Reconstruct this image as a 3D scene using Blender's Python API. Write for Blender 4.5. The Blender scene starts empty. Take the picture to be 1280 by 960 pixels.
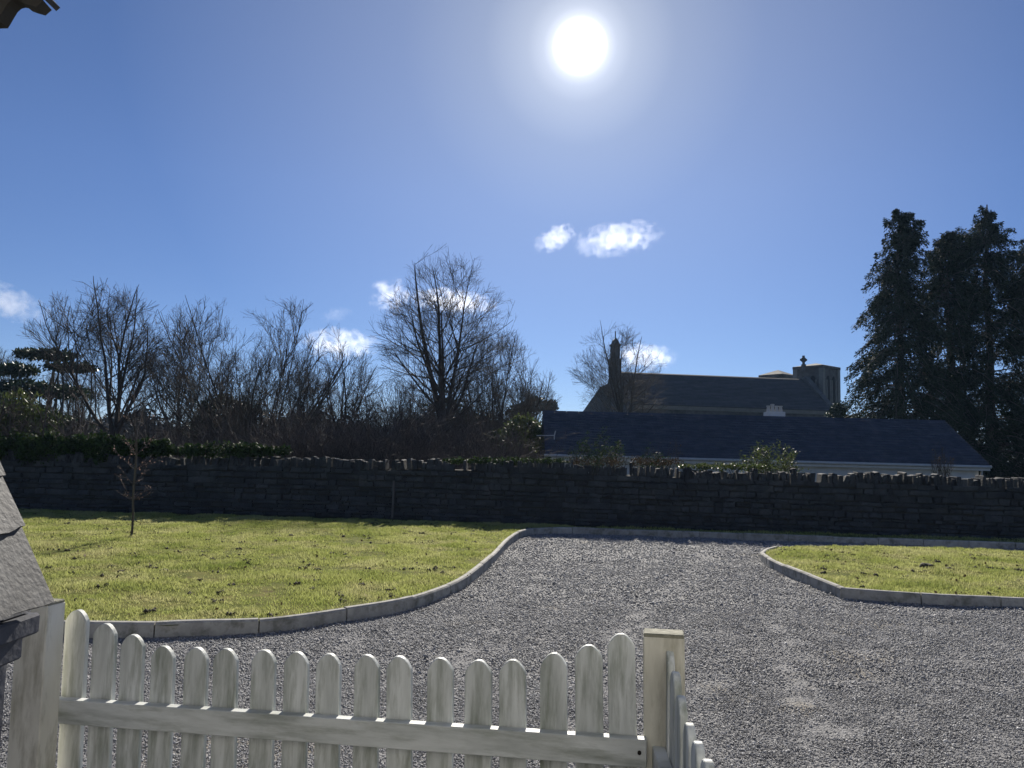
import bpy, bmesh, math, random
import numpy as np
from mathutils import Vector, Matrix, noise, geometry

sc = bpy.context.scene
C = sc.collection
R = math.radians

# ------------------------------------------------------------------ camera
F, W0, H0 = 961.0, 640.0, 480.0           # focal length in photo pixels (1280 x 960), image centre
PITCH, ROLL = R(5.05), R(1.43)
EYE = Vector((0, 0, 1.7))
fw = Vector((0, math.cos(PITCH), math.sin(PITCH)))
r0 = Vector((1, 0, 0)); u0 = Vector((0, -math.sin(PITCH), math.cos(PITCH)))
rt = r0 * math.cos(ROLL) + u0 * math.sin(ROLL)
up = u0 * math.cos(ROLL) - r0 * math.sin(ROLL)
cam = bpy.data.cameras.new('camera'); cam.sensor_width = 36; cam.lens = F / 1280 * 36
cam.clip_start = 0.05; cam.clip_end = 6000
co = bpy.data.objects.new('camera', cam); C.objects.link(co)
m = Matrix((rt, up, -fw)).transposed().to_4x4(); m.translation = EYE
co.matrix_world = m; sc.camera = co

def ray(px, py):
    return rt * ((px - W0) / F) + up * ((H0 - py) / F) + fw
def at(px, py, y):                         # the point seen at that pixel, y metres ahead
    d = ray(px, py); return EYE + d * (y / d.y)
def gnd(px, py, h=0.0):                    # the point of the level h seen at that pixel
    d = ray(px, py); return EYE + d * ((h - EYE.z) / d.z)

# ------------------------------------------------------------------ sky and sun
SUN = ray(725, 58).normalized()
EL = math.asin(SUN.z); AZ = math.atan2(SUN.x, SUN.y)
world = bpy.data.worlds.new('World'); sc.world = world; world.use_nodes = True
nt = world.node_tree; nt.nodes.clear()
def N(t, kind, **kw):
    n = t.nodes.new(kind)
    for k, v in kw.items(): setattr(n, k, v)
    return n
out = N(nt, 'ShaderNodeOutputWorld'); bg = N(nt, 'ShaderNodeBackground')
sky = N(nt, 'ShaderNodeTexSky', sky_type='NISHITA', sun_disc=False)
sky.sun_elevation = EL; sky.sun_rotation = AZ
sky.air_density = 0.7; sky.dust_density = 0.0; sky.ozone_density = 6.0; sky.altitude = 500
SKY = 0.066
tint = N(nt, 'ShaderNodeMix', data_type='RGBA', blend_type='MULTIPLY'); tint.inputs[0].default_value = 1
tint.inputs[7].default_value = (1.08, 0.95, 0.95, 1)
nt.links.new(sky.outputs[0], tint.inputs[6])
geo = N(nt, 'ShaderNodeTexCoord'); sx_ = N(nt, 'ShaderNodeSeparateXYZ'); nt.links.new(geo.outputs['Generated'], sx_.inputs[0])
hr = N(nt, 'ShaderNodeMapRange'); hr.inputs[1].default_value = 0.0; hr.inputs[2].default_value = 0.32; nt.links.new(sx_.outputs['Z'], hr.inputs[0])
hmix = N(nt, 'ShaderNodeMix', data_type='RGBA'); nt.links.new(hr.outputs[0], hmix.inputs[0])
hmix.inputs[6].default_value = (0.86, 0.76, 0.76, 1); hmix.inputs[7].default_value = (1.15, 1.0, 1.0, 1)
nt.links.new(hmix.outputs[2], tint.inputs[7])
# the over-bright disc of the sun and the aureole about it
tc = N(nt, 'ShaderNodeTexCoord')
dot = N(nt, 'ShaderNodeVectorMath', operation='DOT_PRODUCT'); dot.inputs[1].default_value = SUN
nt.links.new(tc.outputs['Generated'], dot.inputs[0])
ac = N(nt, 'ShaderNodeMath', operation='ARCCOSINE'); nt.links.new(dot.outputs['Value'], ac.inputs[0])
ramp = N(nt, 'ShaderNodeValToRGB'); ramp.color_ramp.interpolation = 'LINEAR'
mr = N(nt, 'ShaderNodeMapRange'); mr.inputs[1].default_value = 0; mr.inputs[2].default_value = R(30)
nt.links.new(ac.outputs[0], mr.inputs[0]); nt.links.new(mr.outputs[0], ramp.inputs[0])
e = ramp.color_ramp.elements
stops = [(0.0, (60, 60, 58)), (1.15, (60, 60, 56)), (1.55, (16, 15.5, 14)), (1.9, (8.0, 7.8, 7.0)), (2.5, (5.6, 5.5, 4.7)), (3.6, (4.0, 3.9, 3.2)), (6.5, (2.4, 2.35, 1.9)),
         (12, (1.35, 1.35, 1.2)), (20, (0.7, 0.7, 0.64)), (30, (0.0, 0.0, 0.0))]
e[0].position = 0; e[0].color = (*stops[0][1], 1)
e[1].position = 1; e[1].color = (0, 0, 0, 1)
for a, c in stops[1:-1]:
    q = e.new(a / 30); q.color = (*c, 1)
add = N(nt, 'ShaderNodeMix', data_type='RGBA', blend_type='ADD'); add.inputs[0].default_value = 1; add.clamp_result = False
nt.links.new(tint.outputs[2], add.inputs[6]); nt.links.new(ramp.outputs[0], add.inputs[7])
nt.links.new(add.outputs[2], bg.inputs[0]); bg.inputs[1].default_value = SKY
nt.links.new(bg.outputs[0], out.inputs[0])
sl = bpy.data.lights.new('sun', 'SUN'); sl.energy = 5.0; sl.angle = R(0.53); sl.color = (1, 0.93, 0.82)
so = bpy.data.objects.new('sun', sl); C.objects.link(so)
so.rotation_euler = SUN.to_track_quat('Z', 'Y').to_euler(); so.location = (0, 0, 30)
sc.view_settings.view_transform = 'Standard'; sc.view_settings.look = 'None'
sc.view_settings.exposure = 0.6; sc.view_settings.gamma = 1; sc.view_settings.use_curve_mapping = False
sc.cycles.use_denoising = True
sc.cycles.max_bounces = 6; sc.cycles.diffuse_bounces = 3; sc.cycles.transmission_bounces = 4
sc.cycles.transparent_max_bounces = 8; sc.cycles.volume_bounces = 5
sc.cycles.sample_clamp_indirect = 8

# ------------------------------------------------------------------ helpers
def mat(name, stops, scale=4.0, detail=6, rough=0.85, bump=0.0, bscale=40.0, island=0.0, trans=0.0, spec=0.3,
        stretch=(1, 1, 1), stain=None, sscale=1.5, srange=(0.52, 0.7), bdist=0.02):
    """noise ramp colour (+ per-piece brightness, + blotchy stain colour, + bump, + translucency)"""
    M = bpy.data.materials.new(name); M.use_nodes = True
    t = M.node_tree; t.nodes.clear(); L = t.links.new
    o = N(t, 'ShaderNodeOutputMaterial'); b = N(t, 'ShaderNodeBsdfPrincipled')
    g = N(t, 'ShaderNodeNewGeometry'); mp = N(t, 'ShaderNodeMapping'); mp.inputs['Scale'].default_value = stretch
    L(g.outputs['Position'], mp.inputs[0])
    nz = N(t, 'ShaderNodeTexNoise'); nz.inputs['Scale'].default_value = scale; nz.inputs['Detail'].default_value = detail
    nz.inputs['Roughness'].default_value = 0.62
    L(mp.outputs[0], nz.inputs[0])
    rp = N(t, 'ShaderNodeValToRGB'); L(nz.outputs[0], rp.inputs[0])
    rp.color_ramp.elements[0].position = 0.3; rp.color_ramp.elements[1].position = 0.7
    rp.color_ramp.elements[0].color = (*stops[0], 1); rp.color_ramp.elements[1].color = (*stops[-1], 1)
    for i, s in enumerate(stops[1:-1]):
        q = rp.color_ramp.elements.new(0.3 + 0.4 * (i + 1) / (len(stops) - 1)); q.color = (*s, 1)
    col = rp.outputs[0]
    if stain:
        n2 = N(t, 'ShaderNodeTexNoise'); n2.inputs['Scale'].default_value = sscale; n2.inputs['Detail'].default_value = 8
        n2.inputs['Roughness'].default_value = 0.68
        mo = N(t, 'ShaderNodeVectorMath', operation='ADD'); mo.inputs[1].default_value = (13.7, 5.1, 7.7)
        L(mp.outputs[0], mo.inputs[0]); L(mo.outputs[0], n2.inputs[0])
        m2 = N(t, 'ShaderNodeMapRange'); m2.inputs[1].default_value, m2.inputs[2].default_value = srange
        L(n2.outputs[0], m2.inputs[0])
        mx = N(t, 'ShaderNodeMix', data_type='RGBA'); L(m2.outputs[0], mx.inputs[0]); L(col, mx.inputs[6])
        mx.inputs[7].default_value = (*stain, 1); col = mx.outputs[2]
    if island:
        mrg = N(t, 'ShaderNodeMapRange'); mrg.inputs[3].default_value = 1 - island; mrg.inputs[4].default_value = 1 + island
        L(g.outputs['Random Per Island'], mrg.inputs[0])
        mx = N(t, 'ShaderNodeMix', data_type='RGBA', blend_type='MULTIPLY'); mx.inputs[0].default_value = 1
        L(col, mx.inputs[6]); L(mrg.outputs[0], mx.inputs[7]); col = mx.outputs[2]
    L(col, b.inputs['Base Color']); b.inputs['Roughness'].default_value = rough
    b.inputs['Specular IOR Level'].default_value = spec
    if bump:
        n3 = N(t, 'ShaderNodeTexNoise'); n3.inputs['Scale'].default_value = bscale; n3.inputs['Detail'].default_value = 5
        L(mp.outputs[0], n3.inputs[0])
        bp = N(t, 'ShaderNodeBump'); bp.inputs['Strength'].default_value = bump; bp.inputs['Distance'].default_value = bdist
        L(n3.outputs[0], bp.inputs['Height']); L(bp.outputs[0], b.inputs['Normal'])
    if trans:
        tr = N(t, 'ShaderNodeBsdfTranslucent'); L(col, tr.inputs[0])
        ms = N(t, 'ShaderNodeMixShader'); ms.inputs[0].default_value = trans
        L(b.outputs[0], ms.inputs[1]); L(tr.outputs[0], ms.inputs[2]); L(ms.outputs[0], o.inputs[0])
    else:
        L(b.outputs[0], o.inputs[0])
    return M

MT = dict(
    gravel=mat('gravel_bed', [(0.13, 0.131, 0.137), (0.20, 0.20, 0.205), (0.29, 0.285, 0.28)], scale=55, detail=4, bump=1.0, bscale=45, bdist=0.03,
               stain=(0.27, 0.23, 0.16), sscale=0.55, srange=(0.6, 0.72)),
    pebble=mat('gravel_stone', [(0.145, 0.148, 0.16), (0.238, 0.241, 0.252), (0.37, 0.368, 0.366)], scale=9, island=0.5, rough=0.65, spec=0.3,
               stain=(0.36, 0.30, 0.20), sscale=0.45, srange=(0.66, 0.8)),
    turf=mat('turf', [(0.07, 0.085, 0.02), (0.13, 0.14, 0.035), (0.19, 0.165, 0.06)], scale=3.5, spec=0.05, rough=1.0, bump=0.6, bscale=30,
             stain=(0.10, 0.075, 0.04), sscale=4.0, srange=(0.58, 0.68)),
    blade=mat('grass_blade', [(0.20, 0.25, 0.06), (0.355, 0.385, 0.125), (0.50, 0.49, 0.24)], scale=0.9, detail=5, island=0.35, trans=0.5,
              stain=(0.42, 0.40, 0.20), sscale=1.7, srange=(0.5, 0.68), rough=0.8, spec=0.15),
    soil=mat('soil', [(0.04, 0.032, 0.022), (0.07, 0.06, 0.035)], scale=5, bump=0.8, bscale=25),
    field=mat('field', [(0.035, 0.045, 0.015), (0.06, 0.06, 0.025)], scale=0.4, bump=0.3),
    kerb=mat('kerb_concrete', [(0.24, 0.235, 0.215), (0.34, 0.33, 0.305), (0.42, 0.405, 0.37)], scale=8, island=0.12, bump=0.4, bscale=90, bdist=0.006,
             stain=(0.12, 0.12, 0.095), sscale=6, srange=(0.5, 0.7)),
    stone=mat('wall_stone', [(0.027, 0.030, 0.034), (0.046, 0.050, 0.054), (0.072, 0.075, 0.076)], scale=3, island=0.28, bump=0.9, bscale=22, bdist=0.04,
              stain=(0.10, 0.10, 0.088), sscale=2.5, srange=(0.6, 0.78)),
    mortar=mat('wall_core', [(0.03, 0.03, 0.027), (0.05, 0.05, 0.045)], scale=12, bump=0.8, bscale=40),
    paint=mat('weathered_white_paint', [(0.36, 0.38, 0.36), (0.53, 0.55, 0.53), (0.66, 0.68, 0.665)], scale=26, island=0.16, rough=0.55, bump=0.25,
              bscale=110, bdist=0.003, stretch=(1, 1, 0.13), stain=(0.13, 0.15, 0.10), sscale=30, srange=(0.46, 0.76)),
    railpaint=mat('weathered_white_rail', [(0.36, 0.38, 0.36), (0.53, 0.55, 0.53), (0.66, 0.68, 0.665)], scale=26, island=0.16, rough=0.55, bump=0.25,
              bscale=110, bdist=0.003, stretch=(0.13, 0.5, 1), stain=(0.13, 0.15, 0.10), sscale=30, srange=(0.5, 0.88)),
    postpaint=mat('bare_patched_paint', [(0.52, 0.50, 0.42), (0.68, 0.66, 0.57), (0.76, 0.745, 0.67)], scale=8, rough=0.6, bump=0.4, bscale=45, bdist=0.004,
                  stretch=(1, 1, 0.22), stain=(0.24, 0.22, 0.15), sscale=16, srange=(0.5, 0.74)),
    mosstop=mat('mossy_end_grain', [(0.16, 0.16, 0.12), (0.30, 0.29, 0.23)], scale=30, bump=0.4),
    slate=mat('slate', [(0.036, 0.038, 0.042), (0.06, 0.062, 0.066), (0.10, 0.101, 0.104)], scale=14, detail=10, rough=0.7, bump=0.55, bscale=70, bdist=0.005, island=0.1,
              stain=(0.05, 0.05, 0.053), sscale=22, srange=(0.5, 0.66)),
    porch=mat('porch_stone', [(0.05, 0.055, 0.07), (0.09, 0.095, 0.115)], scale=10, bump=0.5, bscale=40, bdist=0.006),
    darkwood=mat('dark_wood', [(0.03, 0.028, 0.025), (0.05, 0.047, 0.04)], scale=12, bump=0.2),
    roofslate=mat('roof_slate', [(0.036, 0.041, 0.058), (0.053, 0.058, 0.08), (0.08, 0.083, 0.10)], scale=3, island=0.14, rough=0.75, bump=0.3, bscale=20),
    white=mat('white_render', [(0.50, 0.50, 0.48), (0.64, 0.64, 0.62)], scale=3, rough=0.7),
    cream=mat('cream_render', [(0.52, 0.525, 0.515), (0.62, 0.62, 0.61)], scale=2, rough=0.9),
    gutter=mat('gutter', [(0.40, 0.40, 0.40), (0.52, 0.52, 0.5)], scale=6, rough=0.5),
    churchstone=mat('church_stone', [(0.075, 0.071, 0.066), (0.112, 0.107, 0.10), (0.16, 0.154, 0.146)], scale=2.2, bump=0.6, bscale=9, stain=(0.06, 0.06, 0.052), sscale=1.2),
    churchtrim=mat('church_dressed_stone', [(0.19, 0.18, 0.16), (0.25, 0.24, 0.215)], scale=4),
    churchroof=mat('church_roof', [(0.045, 0.043, 0.048), (0.068, 0.066, 0.074)], scale=1.8, island=0.2, rough=0.8, stain=(0.085, 0.08, 0.075), sscale=0.8),
    louvre=mat('louvre', [(0.02, 0.02, 0.022), (0.035, 0.035, 0.036)], scale=5),
    glass=mat('window_glass', [(0.02, 0.022, 0.025), (0.03, 0.032, 0.035)], scale=2, rough=0.12, spec=0.6),
    bark=mat('bark', [(0.055, 0.047, 0.038), (0.10, 0.088, 0.07)], scale=6, bump=0.7, bscale=20, stretch=(1, 1, 0.3)),
    twig=mat('twig', [(0.055, 0.046, 0.038), (0.095, 0.08, 0.066)], scale=1.2, rough=0.8, spec=0.15),
    redtwig=mat('red_twig', [(0.06, 0.049, 0.045), (0.11, 0.092, 0.083)], scale=1.2, island=0.6, rough=0.8, spec=0.12),
    haze_wood=mat('distant_wood', [(0.045, 0.04, 0.032), (0.075, 0.066, 0.05)], scale=0.3, island=0.3),
    bud=mat('beech_leaf', [(0.18, 0.12, 0.105), (0.30, 0.21, 0.18)], scale=8, island=0.4, trans=0.35),
    conifer=mat('conifer_foliage', [(0.012, 0.02, 0.011), (0.024, 0.036, 0.017), (0.042, 0.055, 0.026)], scale=1.3, island=0.4, trans=0.10, rough=0.7, spec=0.12),
    ever=mat('evergreen_leaf', [(0.016, 0.03, 0.014), (0.035, 0.055, 0.02)], scale=1.5, island=0.45, trans=0.2, rough=0.45, spec=0.5),
    lightleaf=mat('shrub_leaf', [(0.045, 0.07, 0.02), (0.09, 0.11, 0.035)], scale=1.5, island=0.45, trans=0.35, rough=0.5),
    ivy=mat('ivy_leaf', [(0.02, 0.035, 0.014), (0.045, 0.075, 0.022)], scale=2.5, island=0.5, trans=0.22, rough=0.7, spec=0.1),
    moss=mat('mossy_leaf', [(0.07, 0.10, 0.02), (0.14, 0.17, 0.04)], scale=2.5, island=0.4, trans=0.4),
    dry=mat('dead_leaf', [(0.10, 0.065, 0.035), (0.19, 0.13, 0.07)], scale=9, island=0.4),
    iron=mat('nail_iron', [(0.02, 0.018, 0.016), (0.04, 0.03, 0.025)], scale=20),
    stake=mat('pale_stake', [(0.10, 0.095, 0.085), (0.14, 0.13, 0.12)], scale=9),
)

def mesh_np(name, V, faces, material, parent=None, smooth=False):
    """V (n,3); faces: list of index arrays (k,3) / (k,4)"""
    me = bpy.data.meshes.new(name)
    V = np.ascontiguousarray(V, dtype=np.float32)
    faces = [np.asarray(f, dtype=np.int32) for f in faces if len(f)]
    loops = np.concatenate([f.ravel() for f in faces])
    tot = np.concatenate([np.full(len(f), f.shape[1], dtype=np.int32) for f in faces])
    start = np.concatenate([[0], np.cumsum(tot)[:-1]]).astype(np.int32)
    me.vertices.add(len(V)); me.vertices.foreach_set('co', V.ravel())
    me.loops.add(len(loops)); me.loops.foreach_set('vertex_index', loops)
    me.polygons.add(len(tot)); me.polygons.foreach_set('loop_start', start); me.polygons.foreach_set('loop_total', tot)
    if smooth: me.polygons.foreach_set('use_smooth', np.ones(len(tot), dtype=bool))
    me.update(calc_edges=True); me.validate()
    me.materials.append(material)
    o = bpy.data.objects.new(name, me); C.objects.link(o)
    if parent: o.parent = parent
    return o

def bobj(name, bm, material, parent=None, smooth=False):
    bmesh.ops.recalc_face_normals(bm, faces=bm.faces)
    me = bpy.data.meshes.new(name); bm.to_mesh(me); bm.free(); me.materials.append(material)
    if smooth:
        for p in me.polygons: p.use_smooth = True
    o = bpy.data.objects.new(name, me); C.objects.link(o)
    if parent: o.parent = parent
    return o

def box(bm, x0, x1, y0, y1, z0, z1, M=None):
    vs = [bm.verts.new(Vector(p) if M is None else M @ Vector(p)) for p in
          [(x0, y0, z0), (x1, y0, z0), (x1, y1, z0), (x0, y1, z0), (x0, y0, z1), (x1, y0, z1), (x1, y1, z1), (x0, y1, z1)]]
    for f in [(0, 3, 2, 1), (4, 5, 6, 7), (0, 1, 5, 4), (1, 2, 6, 5), (2, 3, 7, 6), (3, 0, 4, 7)]:
        bm.faces.new([vs[i] for i in f])
    return vs

def prism(bm, poly, d0, d1, axis='y', M=None):
    """extrude a 2D outline (a, z) along y (or (y, z) along x)"""
    def P(a, z, d): 
        p = Vector((a, d, z)) if axis == 'y' else (Vector((d, a, z)) if axis == 'x' else Vector((a, z, d)))
        return p if M is None else M @ p
    A = [bm.verts.new(P(a, z, d0)) for a, z in poly]; B = [bm.verts.new(P(a, z, d1)) for a, z in poly]
    bm.faces.new(A[::-1]); bm.faces.new(B)
    n = len(poly)
    for i in range(n): bm.faces.new([A[i], A[(i + 1) % n], B[(i + 1) % n], B[i]])

def bevel(bm, w, seg=1):
    bmesh.ops.bevel(bm, geom=list(bm.edges), offset=w, segments=seg, affect='EDGES', profile=0.5)

def tag(o, label=None, cat=None, group=None, kind=None):
    if label: o['label'] = label
    if cat: o['category'] = cat
    if group: o['group'] = group
    if kind: o['kind'] = kind
    return o

def thing(name, label, cat, loc=(0, 0, 0), rotz=0.0, group=None, M=None):
    o = bpy.data.objects.new(name, None); C.objects.link(o); o.empty_display_size = 0.2
    if M is not None: o.matrix_world = M
    else: o.location = loc; o.rotation_euler = (0, 0, rotz)
    return tag(o, label, cat, group)

def inpoly(P, poly):
    x, y = P[:, 0], P[:, 1]; r = np.zeros(len(P), bool); n = len(poly)
    for i in range(n):
        x0, y0 = poly[i]; x1, y1 = poly[(i + 1) % n]
        c = ((y0 > y) != (y1 > y))
        with np.errstate(divide='ignore', invalid='ignore'):
            xi = (x1 - x0) * (y - y0) / (y1 - y0 if y1 != y0 else 1e-9) + x0
        r ^= c & (x < xi)
    return r

def edgedist(P, line):
    d = np.full(len(P), 1e9)
    for (a, b) in zip(line[:-1], line[1:]):
        a = np.array(a); b = np.array(b); ab = b - a
        t = np.clip(((P - a) @ ab) / (ab @ ab), 0, 1)
        d = np.minimum(d, np.linalg.norm(P - a - t[:, None] * ab, axis=1))
    return d

def catmull(pts, n=6):
    pts = [np.array(p, float) for p in pts]; o = []
    for i in range(len(pts) - 1):
        p0 = pts[max(i - 1, 0)]; p1 = pts[i]; p2 = pts[i + 1]; p3 = pts[min(i + 2, len(pts) - 1)]
        for k in range(n):
            t = k / n
            o.append(0.5 * ((2 * p1) + (-p0 + p2) * t + (2 * p0 - 5 * p1 + 4 * p2 - p3) * t * t + (-p0 + 3 * p1 - 3 * p2 + p3) * t ** 3))
    o.append(pts[-1]); return o

def tubes(branches, default=3):
    """branches: list of (pts (n,3), radii (n,), sides) -> V, [quads]"""
    groups = {}
    for p, r, s in branches: groups.setdefault((len(p), s), []).append((p, r))
    VV, FF, off = [], [], 0
    for (n, s), lst in groups.items():
        P = np.array([p for p, _ in lst], float); Rr = np.array([r for _, r in lst], float)     # (m,n,3) (m,n)
        T = np.gradient(P, axis=1); T /= np.linalg.norm(T, axis=2, keepdims=True) + 1e-12
        ref = np.where(np.abs(T[..., 2:3]) > 0.9, np.array([1.0, 0, 0]), np.array([0, 0, 1.0]))
        ref = np.repeat(ref[:, :1], n, axis=1)
        A = np.cross(T, ref); A /= np.linalg.norm(A, axis=2, keepdims=True) + 1e-12
        B = np.cross(T, A)
        an = np.arange(s) * 2 * np.pi / s
        ring = P[:, :, None] + Rr[:, :, None, None] * (A[:, :, None] * np.cos(an)[:, None] + B[:, :, None] * np.sin(an)[:, None])
        mcount = len(lst); V = ring.reshape(-1, 3); VV.append(V)
        idx = np.arange(mcount * n * s).reshape(mcount, n, s) + off
        a = idx[:, :-1]; b = idx[:, 1:]
        FF.append(np.stack([a, np.roll(a, -1, 2), np.roll(b, -1, 2), b], -1).reshape(-1, 4)); off += len(V)
    return np.concatenate(VV), FF

def leaves(rng, centres, size, aspect=0.6, droop=0.0, nrm=None):
    """one small quad (a folded diamond) per centre, random direction"""
    n = len(centres)
    d = rng.normal(size=(n, 3)); d[:, 2] -= droop; d /= np.linalg.norm(d, axis=1, keepdims=True)
    q = rng.normal(size=(n, 3)); s = np.cross(d, q); s /= np.linalg.norm(s, axis=1, keepdims=True)
    L = (size * rng.uniform(0.6, 1.4, n))[:, None]
    b = centres; tip = centres + d * L
    l = centres + d * L * 0.45 + s * L * aspect * 0.5; r = centres + d * L * 0.45 - s * L * aspect * 0.5
    V = np.stack([b, l, tip, r], 1).reshape(-1, 3)
    return V, np.arange(4 * n).reshape(n, 4)

def merge(parts):
    V, Fs, off = [], [], 0
    for v, f in parts:
        fl = f if isinstance(f, list) else [f]
        V.append(v); Fs += [x + off for x in fl]; off += len(v)
    return np.concatenate(V), Fs

# ------------------------------------------------------------------ ground plan
def wallY(x): return 18.5 - 0.095 * x - 0.14 * max(0.0, -5 - x)      # the wall bends a little nearer on its far stretch
KL = [(-22, 6.9), (-9, 6.75)] + [tuple(gnd(x, y)[:2]) for x, y in
      [(115, 795), (235, 793), (320, 791), (380, 784), (430, 776), (500, 764), (540, 752), (575, 737), (598, 720), (620, 700), (636, 682), (652, 671),
       (676, 667), (710, 666), (760, 668), (860, 671), (960, 675), (1100, 680), (1280, 686)]] + [(14, 15.3), (24, 14.4)]
KL = [KL[0]] + [tuple(p) for p in catmull(KL[1:], 5)]
LAWN = KL + [(24, wallY(24) + 0.2), (-22, wallY(-22) + 0.2)]
KRF = [tuple(gnd(x, y)[:2]) for x, y in [(950, 699.5), (962, 708), (980, 717), (1012, 730), (1051, 746.5), (1108, 751), (1182, 756), (1280, 760)]] + [(12, 8.6), (20, 8.1)]
KRB = [tuple(gnd(x, y, 0.1)[:2]) for x, y in [(949, 692), (955, 687), (968, 683.5), (990, 682), (1040, 681.5), (1120, 682.5), (1200, 684.5), (1280, 688)]] + [(13, 13.7), (20, 13.0)]
KR = KRB[::-1] + KRF
RLAWN = KR

def lawn_height(x, y, amp=0.02):
    return 0.085 + amp * noise.noise(Vector((x * 0.7, y * 0.7, 3.1))) + 0.6 * amp * noise.noise(Vector((x * 2.1, y * 2.1, 9)))

def sheet(name, poly, material, step, hf, label=None):
    """triangulated sheet over an outline, with inner points for relief"""
    xs = [p[0] for p in poly]; ys = [p[1] for p in poly]
    rng = np.random.default_rng(5)
    gx, gy = np.meshgrid(np.arange(min(xs), max(xs), step), np.arange(min(ys), max(ys), step))
    P = np.stack([gx.ravel(), gy.ravel()], 1) + rng.uniform(-0.3, 0.3, (gx.size, 2)) * step
    P = P[inpoly(P, poly)]; P = P[edgedist(P, list(poly) + [poly[0]]) > step * 0.4]
    pts = [Vector(p) for p in poly] + [Vector(p) for p in P]
    n = len(poly)
    v, _, f, *_ = geometry.delaunay_2d_cdt(pts, [(i, (i + 1) % n) for i in range(n)], [], 1, 1e-5)
    V = np.array([(p.x, p.y, hf(p.x, p.y)) for p in v])
    o = mesh_np(name, V, [np.array([list(t) for t in f if len(t) == 3])], material, smooth=True)
    o['kind'] = 'structure'; return o

# far ground: one sheet to the horizon, dropping away a little beyond the boundary wall
def terrain():
    ax = np.concatenate([np.linspace(-600, -60, 10), np.linspace(-50, 60, 45), np.linspace(75, 600, 10)])
    ay = np.concatenate([np.linspace(-300, -10, 6), np.linspace(-8, 60, 60), np.linspace(75, 700, 12)])
    X, Y = np.meshgrid(ax, ay)
    t = np.clip((Y - 20.5) / 4.0, 0, 1); t = t * t * (3 - 2 * t)
    s = np.clip((X + 3) / 5, 0, 1)
    Z = -0.1 - t * s * 0.9
    V = np.stack([X, Y, Z], -1).reshape(-1, 3); i = np.arange(X.size).reshape(X.shape)
    q = np.stack([i[:-1, :-1], i[:-1, 1:], i[1:, 1:], i[1:, :-1]], -1).reshape(-1, 4)
    o = mesh_np('ground', V, [q], MT['field'], smooth=True); o['kind'] = 'structure'
terrain()
drive = [(-22, -6), (26, -6), (26, 15.6), (8, 16.8), (2, 17.4), (-1, 17.4), (-22, 17.4)]
def bed(x, y):
    r = x - 0.16 * (y - 8) - 1.6 * math.exp(-((y - 14) / 5) ** 2) if y > 5 else x + 0.48        # wheel tracks bending away past the small lawn
    ruts = -0.022 * (math.exp(-((r - 0.9) / 0.28) ** 2) + math.exp(-((r - 2.4) / 0.28) ** 2))
    return 0.018 * noise.noise(Vector((x * 0.5, y * 0.5, 1))) + 0.017 * noise.noise(Vector((x * 1.9, y * 1.9, 4))) + ruts - 0.014
sheet('gravel_drive', drive, MT['gravel'], 0.22, bed)
sheet('lawn', LAWN, MT['turf'], 0.3, lawn_height)
sheet('lawn', RLAWN, MT['turf'], 0.3, lawn_height)

# kerbs: concrete stones laid end to end, cross-section swept along the line
def kerb(line, name, drop=0.0):
    line = [np.array(p, float) for p in line]
    seg = [np.linalg.norm(b - a) for a, b in zip(line[:-1], line[1:])]; cum = np.concatenate([[0], np.cumsum(seg)])
    def pt(s):
        i = min(np.searchsorted(cum, s, 'right') - 1, len(seg) - 1); t = (s - cum[i]) / seg[i]
        return line[i] * (1 - t) + line[i + 1] * t
    prof = [(0, -0.06), (0, 0.102), (0.014, 0.118), (0.062, 0.12), (0.075, 0.108), (0.075, -0.06)]
    bm = bmesh.new(); s = 0.0; rg = random.Random(4)
    while s < cum[-1] - 0.05:
        L = min(0.9, cum[-1] - s); dz = rg.uniform(-0.006, 0.006); dn = rg.uniform(-0.006, 0.006); rings = []
        for k in range(5):
            a = pt(s + 0.006 + (L - 0.012) * k / 4); t = pt(min(s + L * k / 4 + 0.05, cum[-1])) - pt(max(s + L * k / 4 - 0.05, 0))
            t /= np.linalg.norm(t) + 1e-9; nrm = np.array([-t[1], t[0]])          # lawn lies to the left of the walk
            rings.append([bm.verts.new((*(a + nrm * (w + dn)), h + dz - drop)) for w, h in prof])
        for A, B in zip(rings[:-1], rings[1:]):
            for j in range(len(prof)): bm.faces.new([A[j], A[(j + 1) % 6], B[(j + 1) % 6], B[j]])
        bm.faces.new(rings[0][::-1]); bm.faces.new(rings[-1]); s += L
    o = bobj(name, bm, MT['kerb']); o['kind'] = 'structure'
kerb(KL, 'kerb'); kerb(KRB[2::-1] + KRF[:5], 'kerb'); kerb(KRF[4:], 'kerb'); kerb(KRB[:1:-1], 'kerb', 0.045)

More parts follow.
